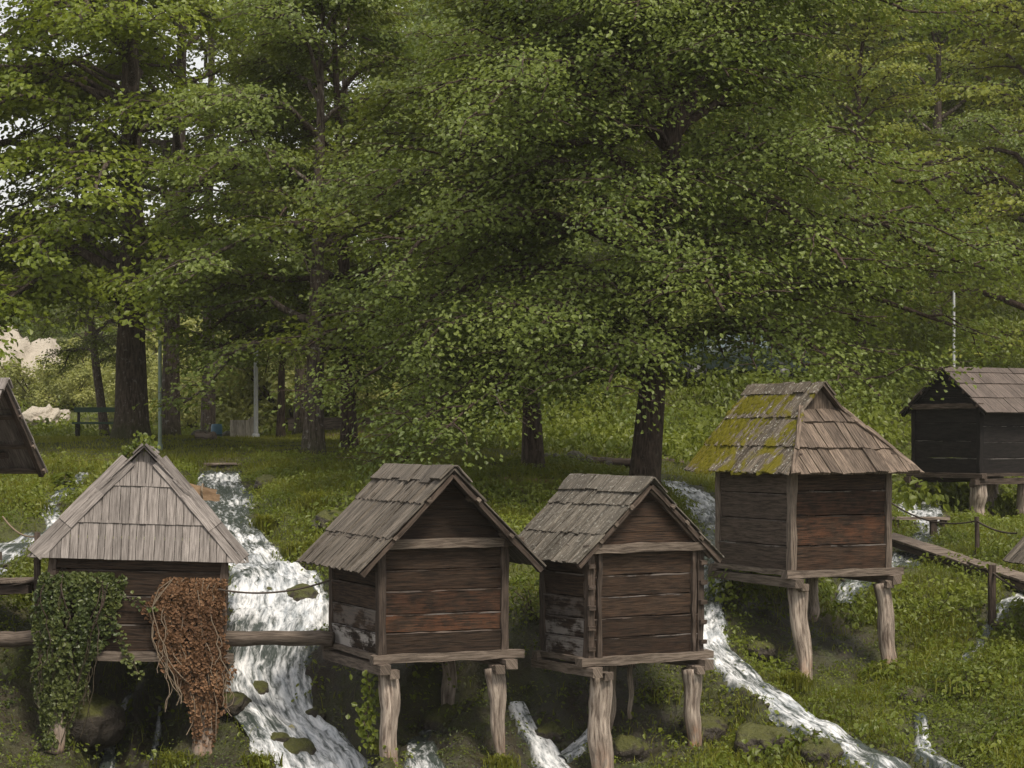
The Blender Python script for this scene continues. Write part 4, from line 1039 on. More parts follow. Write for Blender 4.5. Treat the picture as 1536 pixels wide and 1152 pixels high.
for u,v,d,n,leaf,rad,h,m,bl,bh,lb in [
    (400,800,35.2,50,.06,.25,.18,'weed',500,.42,'grass tussock with orange tints standing in the cascade beside the ivy hut'),
    (445,835,33.6,120,.06,.38,.2,'weed',260,.35,'mossy tussock splitting the cascade left of the dark gabled roof'),
    (95,735,38.5,40,.22,.35,.42,'weed',0,.4,'large leaved butterbur on the left bank above the small stream'),
    (40,765,36.5,160,.08,.5,.3,'weed',300,.3,'bushy green clump on the bank near the left picture edge'),
    (470,770,36.5,60,.08,.35,.2,'weed',260,.5,'tall reed grass clump on the bank right of the cascade'),
    (580,1125,27.2,60,.05,.28,.16,'weed',420,.28,'bright grass tuft at the foot of the left stilt of the gabled mill'),
    (752,1152,27.6,60,.05,.28,.14,'weed',260,.26,'grass tuft at the foot of the bent right stilt of the gabled mill'),
    (1190,1030,31.2,60,.06,.3,.2,'weed',420,.3,'mossy grass clump round the left pale stilt of the mossy roofed mill'),
    (1325,1015,31.9,90,.11,.35,.3,'weed',120,.3,'broad leaved weeds round the right pale stilt of the mossy roofed mill'),
    (1100,900,31.2,260,.09,.55,.65,'weed',0,.3,'dark bush growing under the side of the mossy roofed mill'),
    (800,930,28.9,260,.08,.45,.75,'weed',0,.3,'bush filling the gap between the two gabled mills'),
    (985,1050,26.6,220,.06,.4,.5,'weed',60,.3,'green bush beneath the floor of the nearest mill'),
    (1480,1130,27.4,140,.10,.5,.35,'weed',200,.25,'pale green fern clump at the lower right corner'),
    (1400,930,33.5,240,.08,.7,.4,'weed',150,.25,'weed clump on the bank below the boardwalk'),
    (1450,1030,30,260,.08,.8,.35,'weed',150,.25,'wide weed patch beside the little spout'),
    (1330,900,34.6,200,.08,.6,.4,'weed',150,.25,'weed patch right of the mossy mill below the bench'),
    (262,1150,27.7,120,.07,.35,.2,'weed',200,.3,'green nettles at the foot of the brown ivy'),
    (388,1150,28,90,.06,.3,.2,'weed',160,.25,'small green tuft at the left edge of the lower cascade'),
    (20,890,32,160,.08,.5,.4,'weed',100,.3,'dark weeds under the left walkway'),
    ]:
    p=hit(u,v); clump('plant_clump',lb,'plant',tuple(p-np.array([0,0,.03])),n,leaf,rad,h,M[m],int(u+v),GP,.62,bl,bh)
# climbing plant on the stilt of the gabled mill
def climber(name,label,pts,n,leaf,wd,mat,seed,stems=None):
    r=np.random.default_rng(seed); pts=np.asarray(pts,float)
    e=empty(name,tuple(pts[-1])); tag(e,label,'climbing plant'); o=pts[-1]
    t=r.uniform(0,1,n); g=np.stack([np.interp(t,np.linspace(0,1,len(pts)),pts[:,a]) for a in range(3)],1)
    g+=r.normal(0,1,(n,3))*np.array([wd,wd*.5,.05])
    nr=np.stack([r.normal(0,.4,n),-1+r.normal(0,.4,n),.6+r.normal(0,.3,n)],1)
    V,Q,k=leaf_mesh(g-o,nr,leaf,leaf*.8,.3,np.tile([0,-.2,-.8],(n,1)),seed+1)
    add_obj('foliage',make_mesh(name+'_foliage',V,[Q],mat,dict(rnd=np.repeat(r.uniform(0,1,n),k))),e)
    v,q=tube(pts-o,.012,5); add_obj('stem',make_mesh(name+'_stem',v,[q],M['bark'],None,True),e)
    return e
climber('vine','light green creeper climbing the left stilt of the dark gabled mill',[at(552,1010,27.35),at(556,1050,27.3),at(545,1080,27.25),at(556,1120,27.2)],170,.075,.075,M['weed'],5)

# ivy on the left mill
def ivy(name,label,zone,n,leaf,mat,seed,stem_n,dangling):
    """zone: list of (z, a_min, a_max, thickness) on the front of the ivy hut, local metres"""
    r=np.random.default_rng(seed); Rm=h1.matrix_world if False else Matrix.Translation(h1.location)@h1.rotation_euler.to_matrix().to_4x4()
    Rm=np.array(Rm)
    e=empty(name,tuple(h1.location)); tag(e,label,'ivy')
    e.rotation_euler=h1.rotation_euler
    zs=np.array([q[0] for q in zone])[::-1]; A0=np.array([q[1] for q in zone])[::-1]; A1=np.array([q[2] for q in zone])[::-1]; TH=np.array([q[3] for q in zone])[::-1]
    dens=(A1-A0); 
    zz=r.uniform(zs[0],zs[-1],n*3); wdt=np.interp(zz,zs,dens); zz=zz[r.uniform(size=n*3)<wdt/dens.max()][:n]; m=len(zz)
    a0=np.interp(zz,zs,A0);a1=np.interp(zz,zs,A1);th=np.interp(zz,zs,TH)
    ns=46; su=r.uniform(-.06,1.06,ns); sk=r.uniform(.2,1.6,ns); st_=r.integers(0,ns,m)
    zt=(zz-zs[0])/(zs[-1]-zs[0]); drop_=zt>1-sk[st_]*.75-.12
    u=su[st_]+.09*np.sin(zz*4+st_*1.7)+.05*np.sin(zz*11+st_)+r.normal(0,.028,m)
    a=a0+(a1-a0)*u+.05*np.array(fbm(zz*3,u*3,seed,3))
    kp=drop_|(r.uniform(size=m)<.18); u=np.clip(u,0,1)
    zz,a0,a1,th,u,a=[q[kp] for q in (zz,a0,a1,th,u,a)]; m=len(zz)
    dep=th*np.sqrt(np.clip(1-(2*u-1)**2,0.05,1))*r.uniform(.3,1.05,m)
    lump=.07*vnoise(a*5,zz*5,seed+3)
    b=-.03-dep-lump
    p=np.stack([a,b,zz],1)
    nr=np.stack([(u-.5)*1.2+r.normal(0,.6,m),-1+r.normal(0,.55,m),.5+r.normal(0,.7,m)],1)
    V,Q,k=leaf_mesh(p,nr,leaf,leaf*.92,.25,np.tile([0,-.2,-1.],(m,1)),seed+1)
    rn=np.clip(r.uniform(0,1,m)*.6+.5*vnoise(a*3,zz*3,seed+8),0,1)
    add_obj('foliage',make_mesh(name+'_foliage',V,[Q],mat,dict(rnd=np.repeat(rn,k))),e)
    mb=MB()
    for j in range(stem_n):
        uu=r.uniform(0,1); z0=zs[-1]-r.uniform(0,.15) ; z1=r.uniform(zs[0],zs[0]*.2)
        Z=np.linspace(z0,z1,14); aa=np.interp(Z,zs,A0)*(1-uu)+np.interp(Z,zs,A1)*uu+np.cumsum(r.normal(0,.035,14)); bb=-.05-np.interp(Z,zs,TH)*r.uniform(.6,1.1)+r.normal(0,.01,14)
        mb.add(*tube(np.stack([aa,bb,Z],1),.007,4))
    for j in range(dangling):
        z0=r.uniform(zs[0]*.3,zs[-1]*.3); a_=np.interp(z0,zs,A0 if r.uniform()<.5 else A1); Z=z0-np.linspace(0,r.uniform(.3,.8),10)
        mb.add(*tube(np.stack([a_+np.cumsum(r.normal(0,.025,10)),-.08-np.cumsum(np.abs(r.normal(0,.012,10))),Z],1),.005,4))
    v,q=mb.get(); add_obj('stem',make_mesh(name+'_stem',v,[q],M['ropel'] if mat==M['dry'] else M['bark'],None,True),e)
    return e
ivy('ivy','dense green ivy covering the left front and stilt of the ivy hut',[(1.04,-1.14,-.36,.06),(.92,-1.20,-.28,.14),(.6,-1.22,-.36,.18),(.3,-1.22,-.45,.2),(-.1,-1.22,-.62,.2),(-.5,-1.22,-.70,.12),(-.9,-1.18,-.82,.10),(-1.25,-1.12,-.88,.09)],5600,.062,M['ivy'],301,10,9)
ivy('ivy','dead brown ivy covering the right front and stilt of the ivy hut',[(1.0,.45,1.06,.03),(.85,.34,1.04,.06),(.6,.20,1.02,.08),(.2,.30,1.06,.09),(-.15,.46,1.16,.10),(-.5,.68,1.17,.10),(-.9,.80,1.07,.09),(-1.22,.84,1.04,.07)],6400,.050,M['dry'],303,12,12)
# thin tendrils across the boards and on the roof peak
def tendril(name,label,pts,n,leaf,mat,seed,jit):
    r=np.random.default_rng(seed); e=empty(name,tuple(h1.location)); e.rotation_euler=h1.rotation_euler; tag(e,label,'ivy')
    pts=np.asarray(pts,float); t=r.uniform(0,1,n); g=np.stack([np.interp(t,np.linspace(0,1,len(pts)),pts[:,a]) for a in range(3)],1)+r.normal(0,1,(n,3))*np.array(jit)
    nr=np.stack([r.normal(0,.4,n),-1+r.normal(0,.3,n),.8+r.normal(0,.4,n)],1)
    V,Q,k=leaf_mesh(g,nr,leaf,leaf*.9,.25,None,seed+1)
    add_obj('foliage',make_mesh(name+'_foliage',V,[Q],mat,dict(rnd=np.repeat(r.uniform(.2,1,n),k))),e)
    v,q=tube(pts,.008,5); add_obj('stem',make_mesh(name+'_stem',v,[q],M['bark'],None,True),e)
tendril('ivy','ivy trail hanging from the green ivy across the bare boards',[(-.55,-.1,.55),(-.3,-.09,.45),(-.25,-.09,.25),(-.1,-.1,.0),(.05,-.12,-.25)],110,.06,M['ivy'],311,(.05,.02,.05))
tendril('ivy','short ivy trail reaching over the middle boards toward the brown ivy',[(-.35,-.08,.82),(-.1,-.08,.72),(.12,-.08,.62),(.25,-.1,.6)],40,.055,M['ivy'],313,(.04,.02,.04))
tendril('ivy','green ivy clinging to the roof peak of the ivy hut',[(-.62,.42,2.12),(-.42,.5,2.4),(-.2,.5,2.62),(-.02,.42,2.78),(.06,.38,2.74)],210,.065,M['weed'],315,(.06,.05,.045))

# mossy boulders
def boulder(label,loc,r0,seed,sq=(1,1,.7),mat=None,name='boulder',cat='rock',group='mossy rocks in the cascades',rough=.12,sub_=4):
    import bmesh
    bm=bmesh.new(); bmesh.ops.create_icosphere(bm,subdivisions=sub_,radius=1)
    me=bpy.data.meshes.new(name)
    bm.to_mesh(me); bm.free()
    n=len(me.vertices); c=np.empty(n*3,np.float32); me.vertices.foreach_get('co',c); c=c.reshape(-1,3).astype(float)
    dd=1+.45*fbm(c[:,0]*1.3+c[:,2]*.7+seed,c[:,1]*1.3-c[:,2]*.6,seed,4)+rough*fbm(c[:,0]*5+c[:,2]*3,c[:,1]*5+seed+c[:,2]*2,seed+4,4)
    c=c*dd[:,None]*np.array(sq)*r0; me.vertices.foreach_set('co',c.astype(np.float32).ravel())
    me.polygons.foreach_set('use_smooth',np.ones(len(me.polygons),bool)); me.materials.append(mat or M['rock'])
    o=add_obj(name,me); o.location=loc; o.rotation_euler=(0,0,seed*1.3); tag(o,label,cat,group); return o
for u,v,d,r0,lb in [(372,800,34,.16,'small wet rock in the upper cascade beside the tussock'),(350,760,37,.15,'wet rock in the narrow upper cascade'),(385,1040,29,.17,'small black rock inside the lower cascade'),(470,1080,28.6,.16,'wet rock at the right edge of the lower cascade'),(415,1125,28,.22,'brown rock low in the cascade beside the brown ivy'),(400,890,31,.13,'small dark rock amid the widest white water'),
    (455,905,30.4,.30,'brown mossy boulder in the white cascade left of the gabled mill'),(380,862,31.9,.17,'small dark rock at the left edge of the white cascade'),
    (445,1135,26.2,.34,'dark boulder splitting the foot of the big cascade'),(660,1095,28.4,.42,'wet brown rock shelf under the dark gabled mill'),
    (1150,1120,26.8,.40,'mossy boulder left of the lower right stream'),(1055,1100,26.6,.36,'orange green mossy rock right of the nearest mill stilt'),(1230,1135,26.2,.28,'dark rock at the bottom edge below the right stream'),
    (1140,980,29.6,.25,'mossy rock beside the stream behind the nearest mill'),(1372,1050,29.2,.26,'dark rock behind the little spout'),(820,1110,26.4,.2,'wet rock between the two thin falls'),
    (500,790,35,.35,'mossy bank rock right of the grass tussock'),(400,730,40,.25,'low dark rock at the head of the cascade'),(350,1060,27.6,.22,'dark rock at the left side of the lower cascade'),
    (120,1090,29.2,.6,'dark wet rock under the ivy hut'),(700,760,35,.3,'shaded rock below the path edging'),(940,1130,25.2,.3,'yellow mossy stone between the stilts of the nearest mill')]:
    p=hit(u,v); boulder(lb,tuple(p),r0,int(u+v)%97)
r=np.random.default_rng(77); N=5200; x,y=frustum_pts(N,24.5,44,78); de=interp_grid(GD,x,y); k=(de>-.16)&(de<.10)&(r.uniform(size=N)<.75); x=x[k];y=y[k]; N=len(x); z=interp_grid(GZ,x,y)
ico=np.array([[0,0,1],[.89,0,.45],[.28,.85,.45],[-.72,.53,.45],[-.72,-.53,.45],[.28,-.85,.45],[.72,.53,-.45],[-.28,.85,-.45],[-.89,0,-.45],[-.28,-.85,-.45],[.72,-.53,-.45],[0,0,-1]])
icf=np.array([[0,1,2],[0,2,3],[0,3,4],[0,4,5],[0,5,1],[1,6,2],[2,7,3],[3,8,4],[4,9,5],[5,10,1],[1,10,6],[2,6,7],[3,7,8],[4,8,9],[5,9,10],[6,11,7],[7,11,8],[8,11,9],[9,11,10],[10,11,6]])
sz=r.uniform(.02,.085,N)*r.uniform(.5,1.2,N); VV=(ico[None]*(1+r.normal(0,.16,(N,12,1))))*sz[:,None,None]*np.stack([r.uniform(.8,1.4,N),r.uniform(.8,1.2,N),r.uniform(.5,.9,N)],1)[:,None]+np.stack([x,y,z+sz*.2],1)[:,None]
o=add_obj('pebbles',make_mesh('pebbles',VV.reshape(-1,3),[(np.arange(N)[:,None,None]*12+icf[None]).reshape(-1,3)],M['rock'],None,True)); o['kind']='stuff'
# far limestone cliff and shrubs across the valley
def cliff(label,u,v,d,wd,ht,seed):
    p=ground_at(u,v,d); return boulder(label,(p[0],p[1],p[2]+ht*.3),1,seed,(wd,wd*.5,ht),M['cliff'],'cliff','cliff','pale cliffs across the valley',.4,5)
cliff('broad pale limestone cliff glowing behind the far left trees',20,600,104,3.8,3.1,3)
cliff('low pale rocks at the meadow edge at far left',70,634,80,1.0,.45,8)
cliff('small pale crag behind the speckled trunk',275,590,98,1.1,2.2,12)
cliff('pale rock face left of the bleached fence',340,600,104,1.6,2.0,17)
def shrub_proto():
    r=np.random.default_rng(88); n=5200
    c=r.normal(0,1,(30,3))*[.7,.7,.4]+[0,0,.75]; idx=r.integers(0,30,n)
    g=r.normal(size=(n,3)); g/=np.linalg.norm(g,axis=1)[:,None]; p=c[idx]+g*.36*(r.uniform(0,1,n)**.4)[:,None]; p[:,2]=np.abs(p[:,2])
    V,Q,k=leaf_mesh(p,g+np.array([0,0,.8]),.10,.075,.3,g,89,False)
    f=make_mesh('shrub_foliage',V,[Q],M['shrub'],dict(rnd=np.repeat(r.uniform(0,1,30)[idx]*.5+r.uniform(0,.5,n),k)))
    mb=MB()
    for j in range(12): mb.add(*tube(np.array([[0,0,-.1],c[j]*.5,c[j]]),[.03,.02,.01],5))
    v,q=mb.get(); return f,make_mesh('shrub_stem',v,[q],M['bark'],None,True)
sf,ss=shrub_proto()
SHRUBS=[(105,640,84,1.0,'round pale shrub in front of the limestone cliff'),(150,640,88,1.5,'sunlit shrub behind the green picnic bench'),(215,640,80,1.1,'small sunlit shrub right of the stout maple trunk'),
    (290,645,78,1.2,'yellow green shrub behind the dark clutter on the meadow'),(325,645,84,1.8,'tall shrub against the far crag'),(400,648,72,1.7,'shrub behind the white lamp post'),(445,650,70,1.8,'dense shrub behind the thin straight tree'),
    (500,650,71,1.6,'shrub across the road between the two bank trees'),(555,655,68,1.5,'leafy shrub at the end of the road'),(20,640,92,1.1,'shrub at the foot of the cliff by the left edge'),(62,640,90,1.3,'squat shrub half hiding the low pale rocks at far left'),(255,640,96,2.3,'large far shrub left of the crag'),(370,640,92,2.2,'large far shrub above the bleached fence')]
for j,(u,v,d,s,lb) in enumerate(SHRUBS):
    e=empty('shrub',tuple(ground_at(u,v,d)),j*1.7); e.scale=(s*1.2,s*1.2,s); tag(e,lb,'shrub','sunlit shrubs beyond the meadow')
    add_obj('foliage',sf,e); add_obj('stem',ss,e)

# ------------------------------------------------------------------ props
def rope(label,pts,sag,rad,mat,name='rope'):
    out=[]
    for a,b in zip(pts[:-1],pts[1:]):
        a=np.asarray(a,float);b=np.asarray(b,float); t=np.linspace(0,1,18)[:,None]
        out.append(a*(1-t)+b*t-np.array([0,0,1])*sag*4*t*(1-t))
    P_=np.concatenate([o[:-1] for o in out]+[out[-1][-1:]])
    o0=P_[0]; v,q=tube(P_-o0,rad,6)
    o=add_obj(name,make_mesh(name,v,[q],mat,None,True)); o.location=o0; return tag(o,label,'rope')
def post(label,loc,h,w_,mat=None,round_=True,name='rope_post'):
    pb=PB(); 
    if round_: pb.log([(0,0,-.15),(.01,0,h*.4),(0,.005,h)],[w_/2*1.05,w_/2,w_/2*.95],10,.05)
    else: pb.bar((0,0,h/2-.07),Z_,X_,Y_,h+.15,w_,w_,5,.004)
    o=pb.build(name,mat or M['post']); o.location=loc; return tag(o,label,'post')
rope('dark rope handrail sagging across the cascade between the ivy hut and the gabled mill',[at(328,884,28.6),at(496,870,28.3)],.10,.014,M['rope'])
def logbeam(label,a,b,r,mat='beam',name='log_beam',n=12):
    a=np.asarray(a,float);b=np.asarray(b,float); pb=PB(); m=9
    pts=[(b-a)*i/(m-1)+np.array([random.gauss(0,.01),random.gauss(0,.01),random.gauss(0,.008)]) for i in range(m)]
    pb.log(pts,[r*(1+random.gauss(0,.03)) for _ in range(m)],n,.05)
    o=pb.build(name,M[mat],None,True); o.location=a; return tag(o,label,'log')
logbeam('grey log spanning the cascade between the ivy hut and the gabled mill',at(322,957,28.9),at(500,958,28.6),.10)
logbeam('grey log running from the left edge to the ivy hut',at(-30,962,28.9),at(75,955,28.7),.10)
# left walkway, posts and ropes
def walkway(label,a,b,wd,name='boardwalk',n=8,side=1,dropb=.12):
    a=np.asarray(a,float);b=np.asarray(b,float); e=empty(name,tuple(a)); tag(e,label,'boardwalk')
    d=b-a; L=np.linalg.norm(d); ax=d/L; sd=unit(np.cross(Z_,ax)); up=unit(np.cross(ax,sd))
    pb=PB()
    for s in (-.38,.38):
        pb2=PB(); pb2.bar(d/2+sd*s*wd-up*dropb*.7,ax,sd,up,L,.09,dropb,6,.006); pb2.build('bearer',M['post'],e)
    for i in range(n):
        pb.bar(d*(i+.5)/n+up*(.02+random.uniform(0,.012)),sd,ax,up,wd*random.uniform(.95,1.05),L/n-.012,.035,4,.005)
    pb.build('deck',M['plank'],e); return e
walkway('plank walkway coming in from the left edge beside the ivy hut',at(-60,876,30.5),at(68,872,30.0),1.0,n=3)
q=at(56,905,29.3); post('dark rope post at the left corner of the ivy hut roof',(q[0],q[1],q[2]),.95,.07,None,False)
rope('pale rope drooping from the left hut to the post by the ivy hut',[at(4,775,30.0),at(56,804,29.3),at(70,822,29.2)],.10,.013,M['ropel'])
rope('lower rope from the left edge to the ivy hut wall',[at(-10,878,30.0),at(75,862,29.0)],.05,.013,M['rope'])
# right boardwalk, bench, posts, ropes
walkway('grey plank boardwalk crossing the right bank below the black mill',at(1325,802,40.0),at(1475,852,36.5),.42,n=9,dropb=.08)
walkway('end of the boardwalk at the right edge, sloping past the dark post',at(1466,846,36.6),at(1580,884,34.5),.42,n=7,dropb=.08)
p0=ground_at(1378,800,41.5)
p0[2]+=.12
e=empty('bench',tuple(p0),.05); tag(e,'low plank bench on the grass between the mossy mill and the black mill','bench')
pb=PB(); pb.bar((0,0,.30),X_,Y_,Z_,1.15,.24,.05,6,.004); pb.build('seat',M['plank'],e)
for sx in (-.45,.28,.48):
    pb=PB(); pb.log([(sx,0,-.3),(sx,0,.28)],[.07,.075],8,.05); pb.build('leg',M['post'],e)
def post_uv(label,u,v0,v1,d,w_,rd=True):
    a=at(u,v1,d); h=(v1-v0)/F*d; g=gz(a[0],a[1]); 
    return post(label,(a[0],a[1],g),max(.3,at(u,v0,d)[2]-g),w_,None,rd)
post_uv('round rope post by the boardwalk in front of the black mill',1465,775,850,38.3,.085)
post_uv('dark square rope post right of the boardwalk, nearest the right edge',1488,848,945,33.5,.10,False)
rope('dark rope from behind the mossy mill to the round post',[at(1338,755,41.5),at(1465,781,38.3)],.18,.016,M['rope'])
rope('dark rope from the round post toward the right edge',[at(1465,781,38.3),at(1525,800,36.5)],.06,.016,M['rope'])
rope('dark rope from the square post to the right edge',[at(1488,858,33.5),at(1580,895,31.5)],.10,.016,M['rope'])
logbeam('dark rail beam low at the right edge beyond the square post',at(1490,938,33.4),at(1590,946,32.5),.07,'post')
# fallen log under the black mill and path edging
logbeam('fallen brown log lying under the black mill',at(1398,782,45.3),at(1478,784,45),.14,'post')
logbeam('long grey log behind the alder on the slope foot',at(978,690,47),at(1082,702,46.5),.10)
logbeam('short log laid left of the alder trunk',at(880,690,46),at(950,694,46),.08,'post')
pa=[(700,735,37),(745,742,37),(790,748,36.8),(850,738,37.2)]
for (a,b,lb) in [((640,722,40),(720,728,38),'thin tan edging root behind the ridge of the gabled mill'),((757,741,37),(832,741,37.2),'longest tan edging log of the shaded path between the gabled mills'),((750,752,36.4),(786,755,36.3),'short tan edging stick below the longer edging log')]:
    A=ground_at(*a);B=ground_at(*b); logbeam(lb,A+[0,0,.05],B+[0,0,.05],.035,'tan',name='edging_log',n=8)
for j,(u,v) in enumerate([(822,690),(835,688),(862,690),(885,689),(910,692),(845,692)]):
    p=ground_at(u,v,46); boulder(['dark stone beside the ivy footed tree','second dark stone from the ivy footed tree','largest dark stone in the row left of the alder','dark stone in the middle of the row left of the alder','dark stone nearest the alder trunk','low dark stone in front of the row left of the alder'][j],(p[0],p[1],p[2]+.03),[.14,.13,.22,.15,.16,.1][j],j+3,(1,.8,.8),M['stone'],'stone','stone','row of dark stones left of the alder')
# weir at the head of the cascade
p=ground_at(335,692,43.6); e=empty('weir',(p[0],p[1],-.95),0); tag(e,'low stone weir with a plank top at the head of the big cascade','weir')
pb=PB()
for r_ in range(2):
    x=-.75
    while x<.75:
        wd=random.uniform(.14,.3); pb.bar((x+wd/2,random.gauss(0,.012),.08+r_*.13),X_,Y_,Z_,wd-.015,.2,.12,3,.008); x+=wd
pb.build('stone_wall',M['stone'],e)
pb=PB(); pb.bar((0,-.02,.29),X_,Y_,Z_,1.6,.26,.045,6,.006); pb.build('plank',M['plank'],e)
# tan mooring block on the bank behind the ivy hut roof
e=empty('wood_block',tuple(at(302,742,36.5)),.3); tag(e,'tan timber block lashed with rope right of the ivy hut roof','timber block')
pb=PB(); pb.bar((0,0,.05),unit((1,0,-.25)),Y_,unit((.25,0,1)),.46,.22,.17,4,.008); pb.build('block',M['tan'],e)
pb=PB(); pb.bar((.14,-.02,-.04),unit((1,0,-.1)),Y_,unit((.1,0,1)),.3,.2,.12,4,.008); pb.build('lower_block',M['tan'],e)
v,q=tube(np.array([[.02+.13*math.cos(t)*.3,-.02+.16*math.cos(t),.05+.13*math.sin(t)] for t in np.linspace(0,6.28,16)]),.014,6); add_obj('lashing',make_mesh('lashing',v,[q],M['ropel'],None,True),e)
# poles
def pole(name,label,u,v0,v1,d,w_,mat,parts=None):
    a=at(u,v1,d); g=gz(a[0],a[1]); h=at(u,v0,d)[2]-g
    e=empty(name,(a[0],a[1],g)); tag(e,label,'pole')
    v,q=tube(np.array([[0,0,-.2],[0,0,h*.5],[0,0,h]]),[w_/2,w_/2*.95,w_/2*.85],12); add_obj('shaft',make_mesh('shaft',v,[q],mat,None,True),e)
    v,q=tube(np.array([[0,0,-.05],[0,0,.12],[0,0,.14]]),[w_*.8,w_*.75,w_*.5],12); add_obj('base',make_mesh('base',v,[q],mat,None,True),e)
    return e,h
pole('flag_pole','grey green pole beside the stout maple, behind the peak of the ivy hut',240,440,668,47,.085,M['gpole'])
e,h=pole('lamp_post','white lamp post at the end of the bleached fence',384,470,652,56,.12,M['white'])
v,q=tube(np.array([[0,0,h],[0,0,h+.05],[0,0,h+.28],[0,0,h+.34]]),[.06,.15,.18,.03],12); add_obj('lamp_head',make_mesh('lamp_head',v,[q],M['white'],None,True),e)
e,h=pole('lamp_post','white lamp post mostly hidden in the alder crown left of its trunk',745,392,640,57,.10,M['white'])
v,q=tube(np.array([[0,0,h],[0,0,h+.04],[0,0,h+.2],[0,0,h+.24]]),[.05,.1,.12,.03],12); add_obj('lamp_head',make_mesh('lamp_head',v,[q],M['white'],None,True),e)
pole('white_pole','white pole rising behind the ridge of the black mill',1431,436,640,53,.07,M['white'])
# picnic bench
p=ground_at(156,638,62); e=empty('picnic_bench',tuple(p),.05); tag(e,'green picnic bench at the far side of the left meadow','bench')
for nm,y,z,wd in (('seat',-.05,.42,.36),('backrest',.22,.80,.12)):
    pb=PB(); pb.bar((0,y,z),X_,Y_,Z_,1.75,wd,.06 if nm=='seat' else .14,4,.002); pb.build(nm,M['green'],e)
for sx in (-.75,.75):
    pb=PB(); pb.bar((sx,.0,.2),Z_,X_,Y_,.5,.07,.38,3,.003); pb.bar((sx,.25,.42),Z_,X_,Y_,.9,.07,.07,3,.003); pb.build('leg',M['black'],e)
# bleached fence and clutter
p=ground_at(364,652,57); e=empty('board_fence',tuple(p),0); tag(e,'short bleached board fence with a dipped top beside the white lamp post','fence')
pb=PB(); n=11
for j in range(n):
    x=-.3+.6*j/(n-1); h=.50+(.12*max(0,(j-7)/3)) if j>6 else .50
    pb.bar((x,0,h/2),Z_,X_,Y_,h,.058,.02,3,.003)
pb.build('boards',M['fence'],e)
for z in (.12,.38):
    pb=PB(); pb.bar((0,.03,z),X_,Y_,Z_,.62,.03,.05,3,.003); pb.build('rail',M['fence'],e)
p=ground_at(325,650,58); e=empty('barrel',tuple(p)); tag(e,'small blue barrel among the dark clutter left of the bleached fence','barrel')
v,q=tube(np.array([[0,0,0],[0,0,.02],[0,0,.1],[0,0,.2],[0,0,.34],[0,0,.40],[0,0,.41]]),[.02,.13,.15,.155,.15,.13,.02],14); add_obj('drum',make_mesh('drum',v,[q],M['blue'],None,True),e)
v,q=tube(np.array([[0,0,.1],[0,0,.115],[0,0,.13]]),[.15,.165,.15],14); add_obj('hoop',make_mesh('hoop',v,[q],M['black'],None,True),e)
for j,(u,lb) in enumerate([(300,'dark boulder left of the blue barrel'),(313,'dark boulder touching the blue barrel'),(340,'dark boulder right of the blue barrel')]):
    p=ground_at(u,650,58.3); boulder(lb,tuple(p),[.28,.22,.26][j],41+j,(1,.7,.8),M['stone'],'boulder','rock','dark rocks by the barrel')
logbeam('cut log lying on the left meadow grass',ground_at(296,663,49.5)+[0,0,.08],ground_at(321,663,49.3)+[0,0,.08],.10,'beam',name='cut_log')
pb=PB()
boulder('dark stone on the bank behind the ivy hut roof',tuple(ground_at(160,700,44)),.16,5,(1.3,.9,.7),M['stone'],'stone','stone',None)
# low wall along the road
p=ground_at(520,662,60); e=empty('low_wall',tuple(p)); tag(e,'low grey roadside wall behind the two bank trees','wall')
pb=PB(); pb.bar((0,0,.12),X_,Y_,Z_,3.2,.25,.3,10,.01); pb.build('masonry',M['plank'],e)
pb=PB(); pb.bar((0,0,.29),X_,Y_,Z_,3.3,.32,.05,10,.008); pb.build('coping',M['beam'],e)
# yellow leaf on the boulder
pl=hit(437,1112)+np.array([0,-.05,.1])
V=np.array([[-.05,0,0],[-.025,-.02,.05],[.015,-.01,.07],[.05,0,.025],[.03,-.03,-.04],[-.02,-.02,-.05]]); o=add_obj('fallen_leaf',make_mesh('fallen_leaf',np.concatenate([V,V+[0,.004,0]]),[np.array([[0,1,2,3],[0,3,4,5],[9,8,7,6],[11,10,9,6]])],M['petal'])); o.location=tuple(pl); tag(o,'pale yellow leaf caught on the boulder in the lower cascade','leaf')
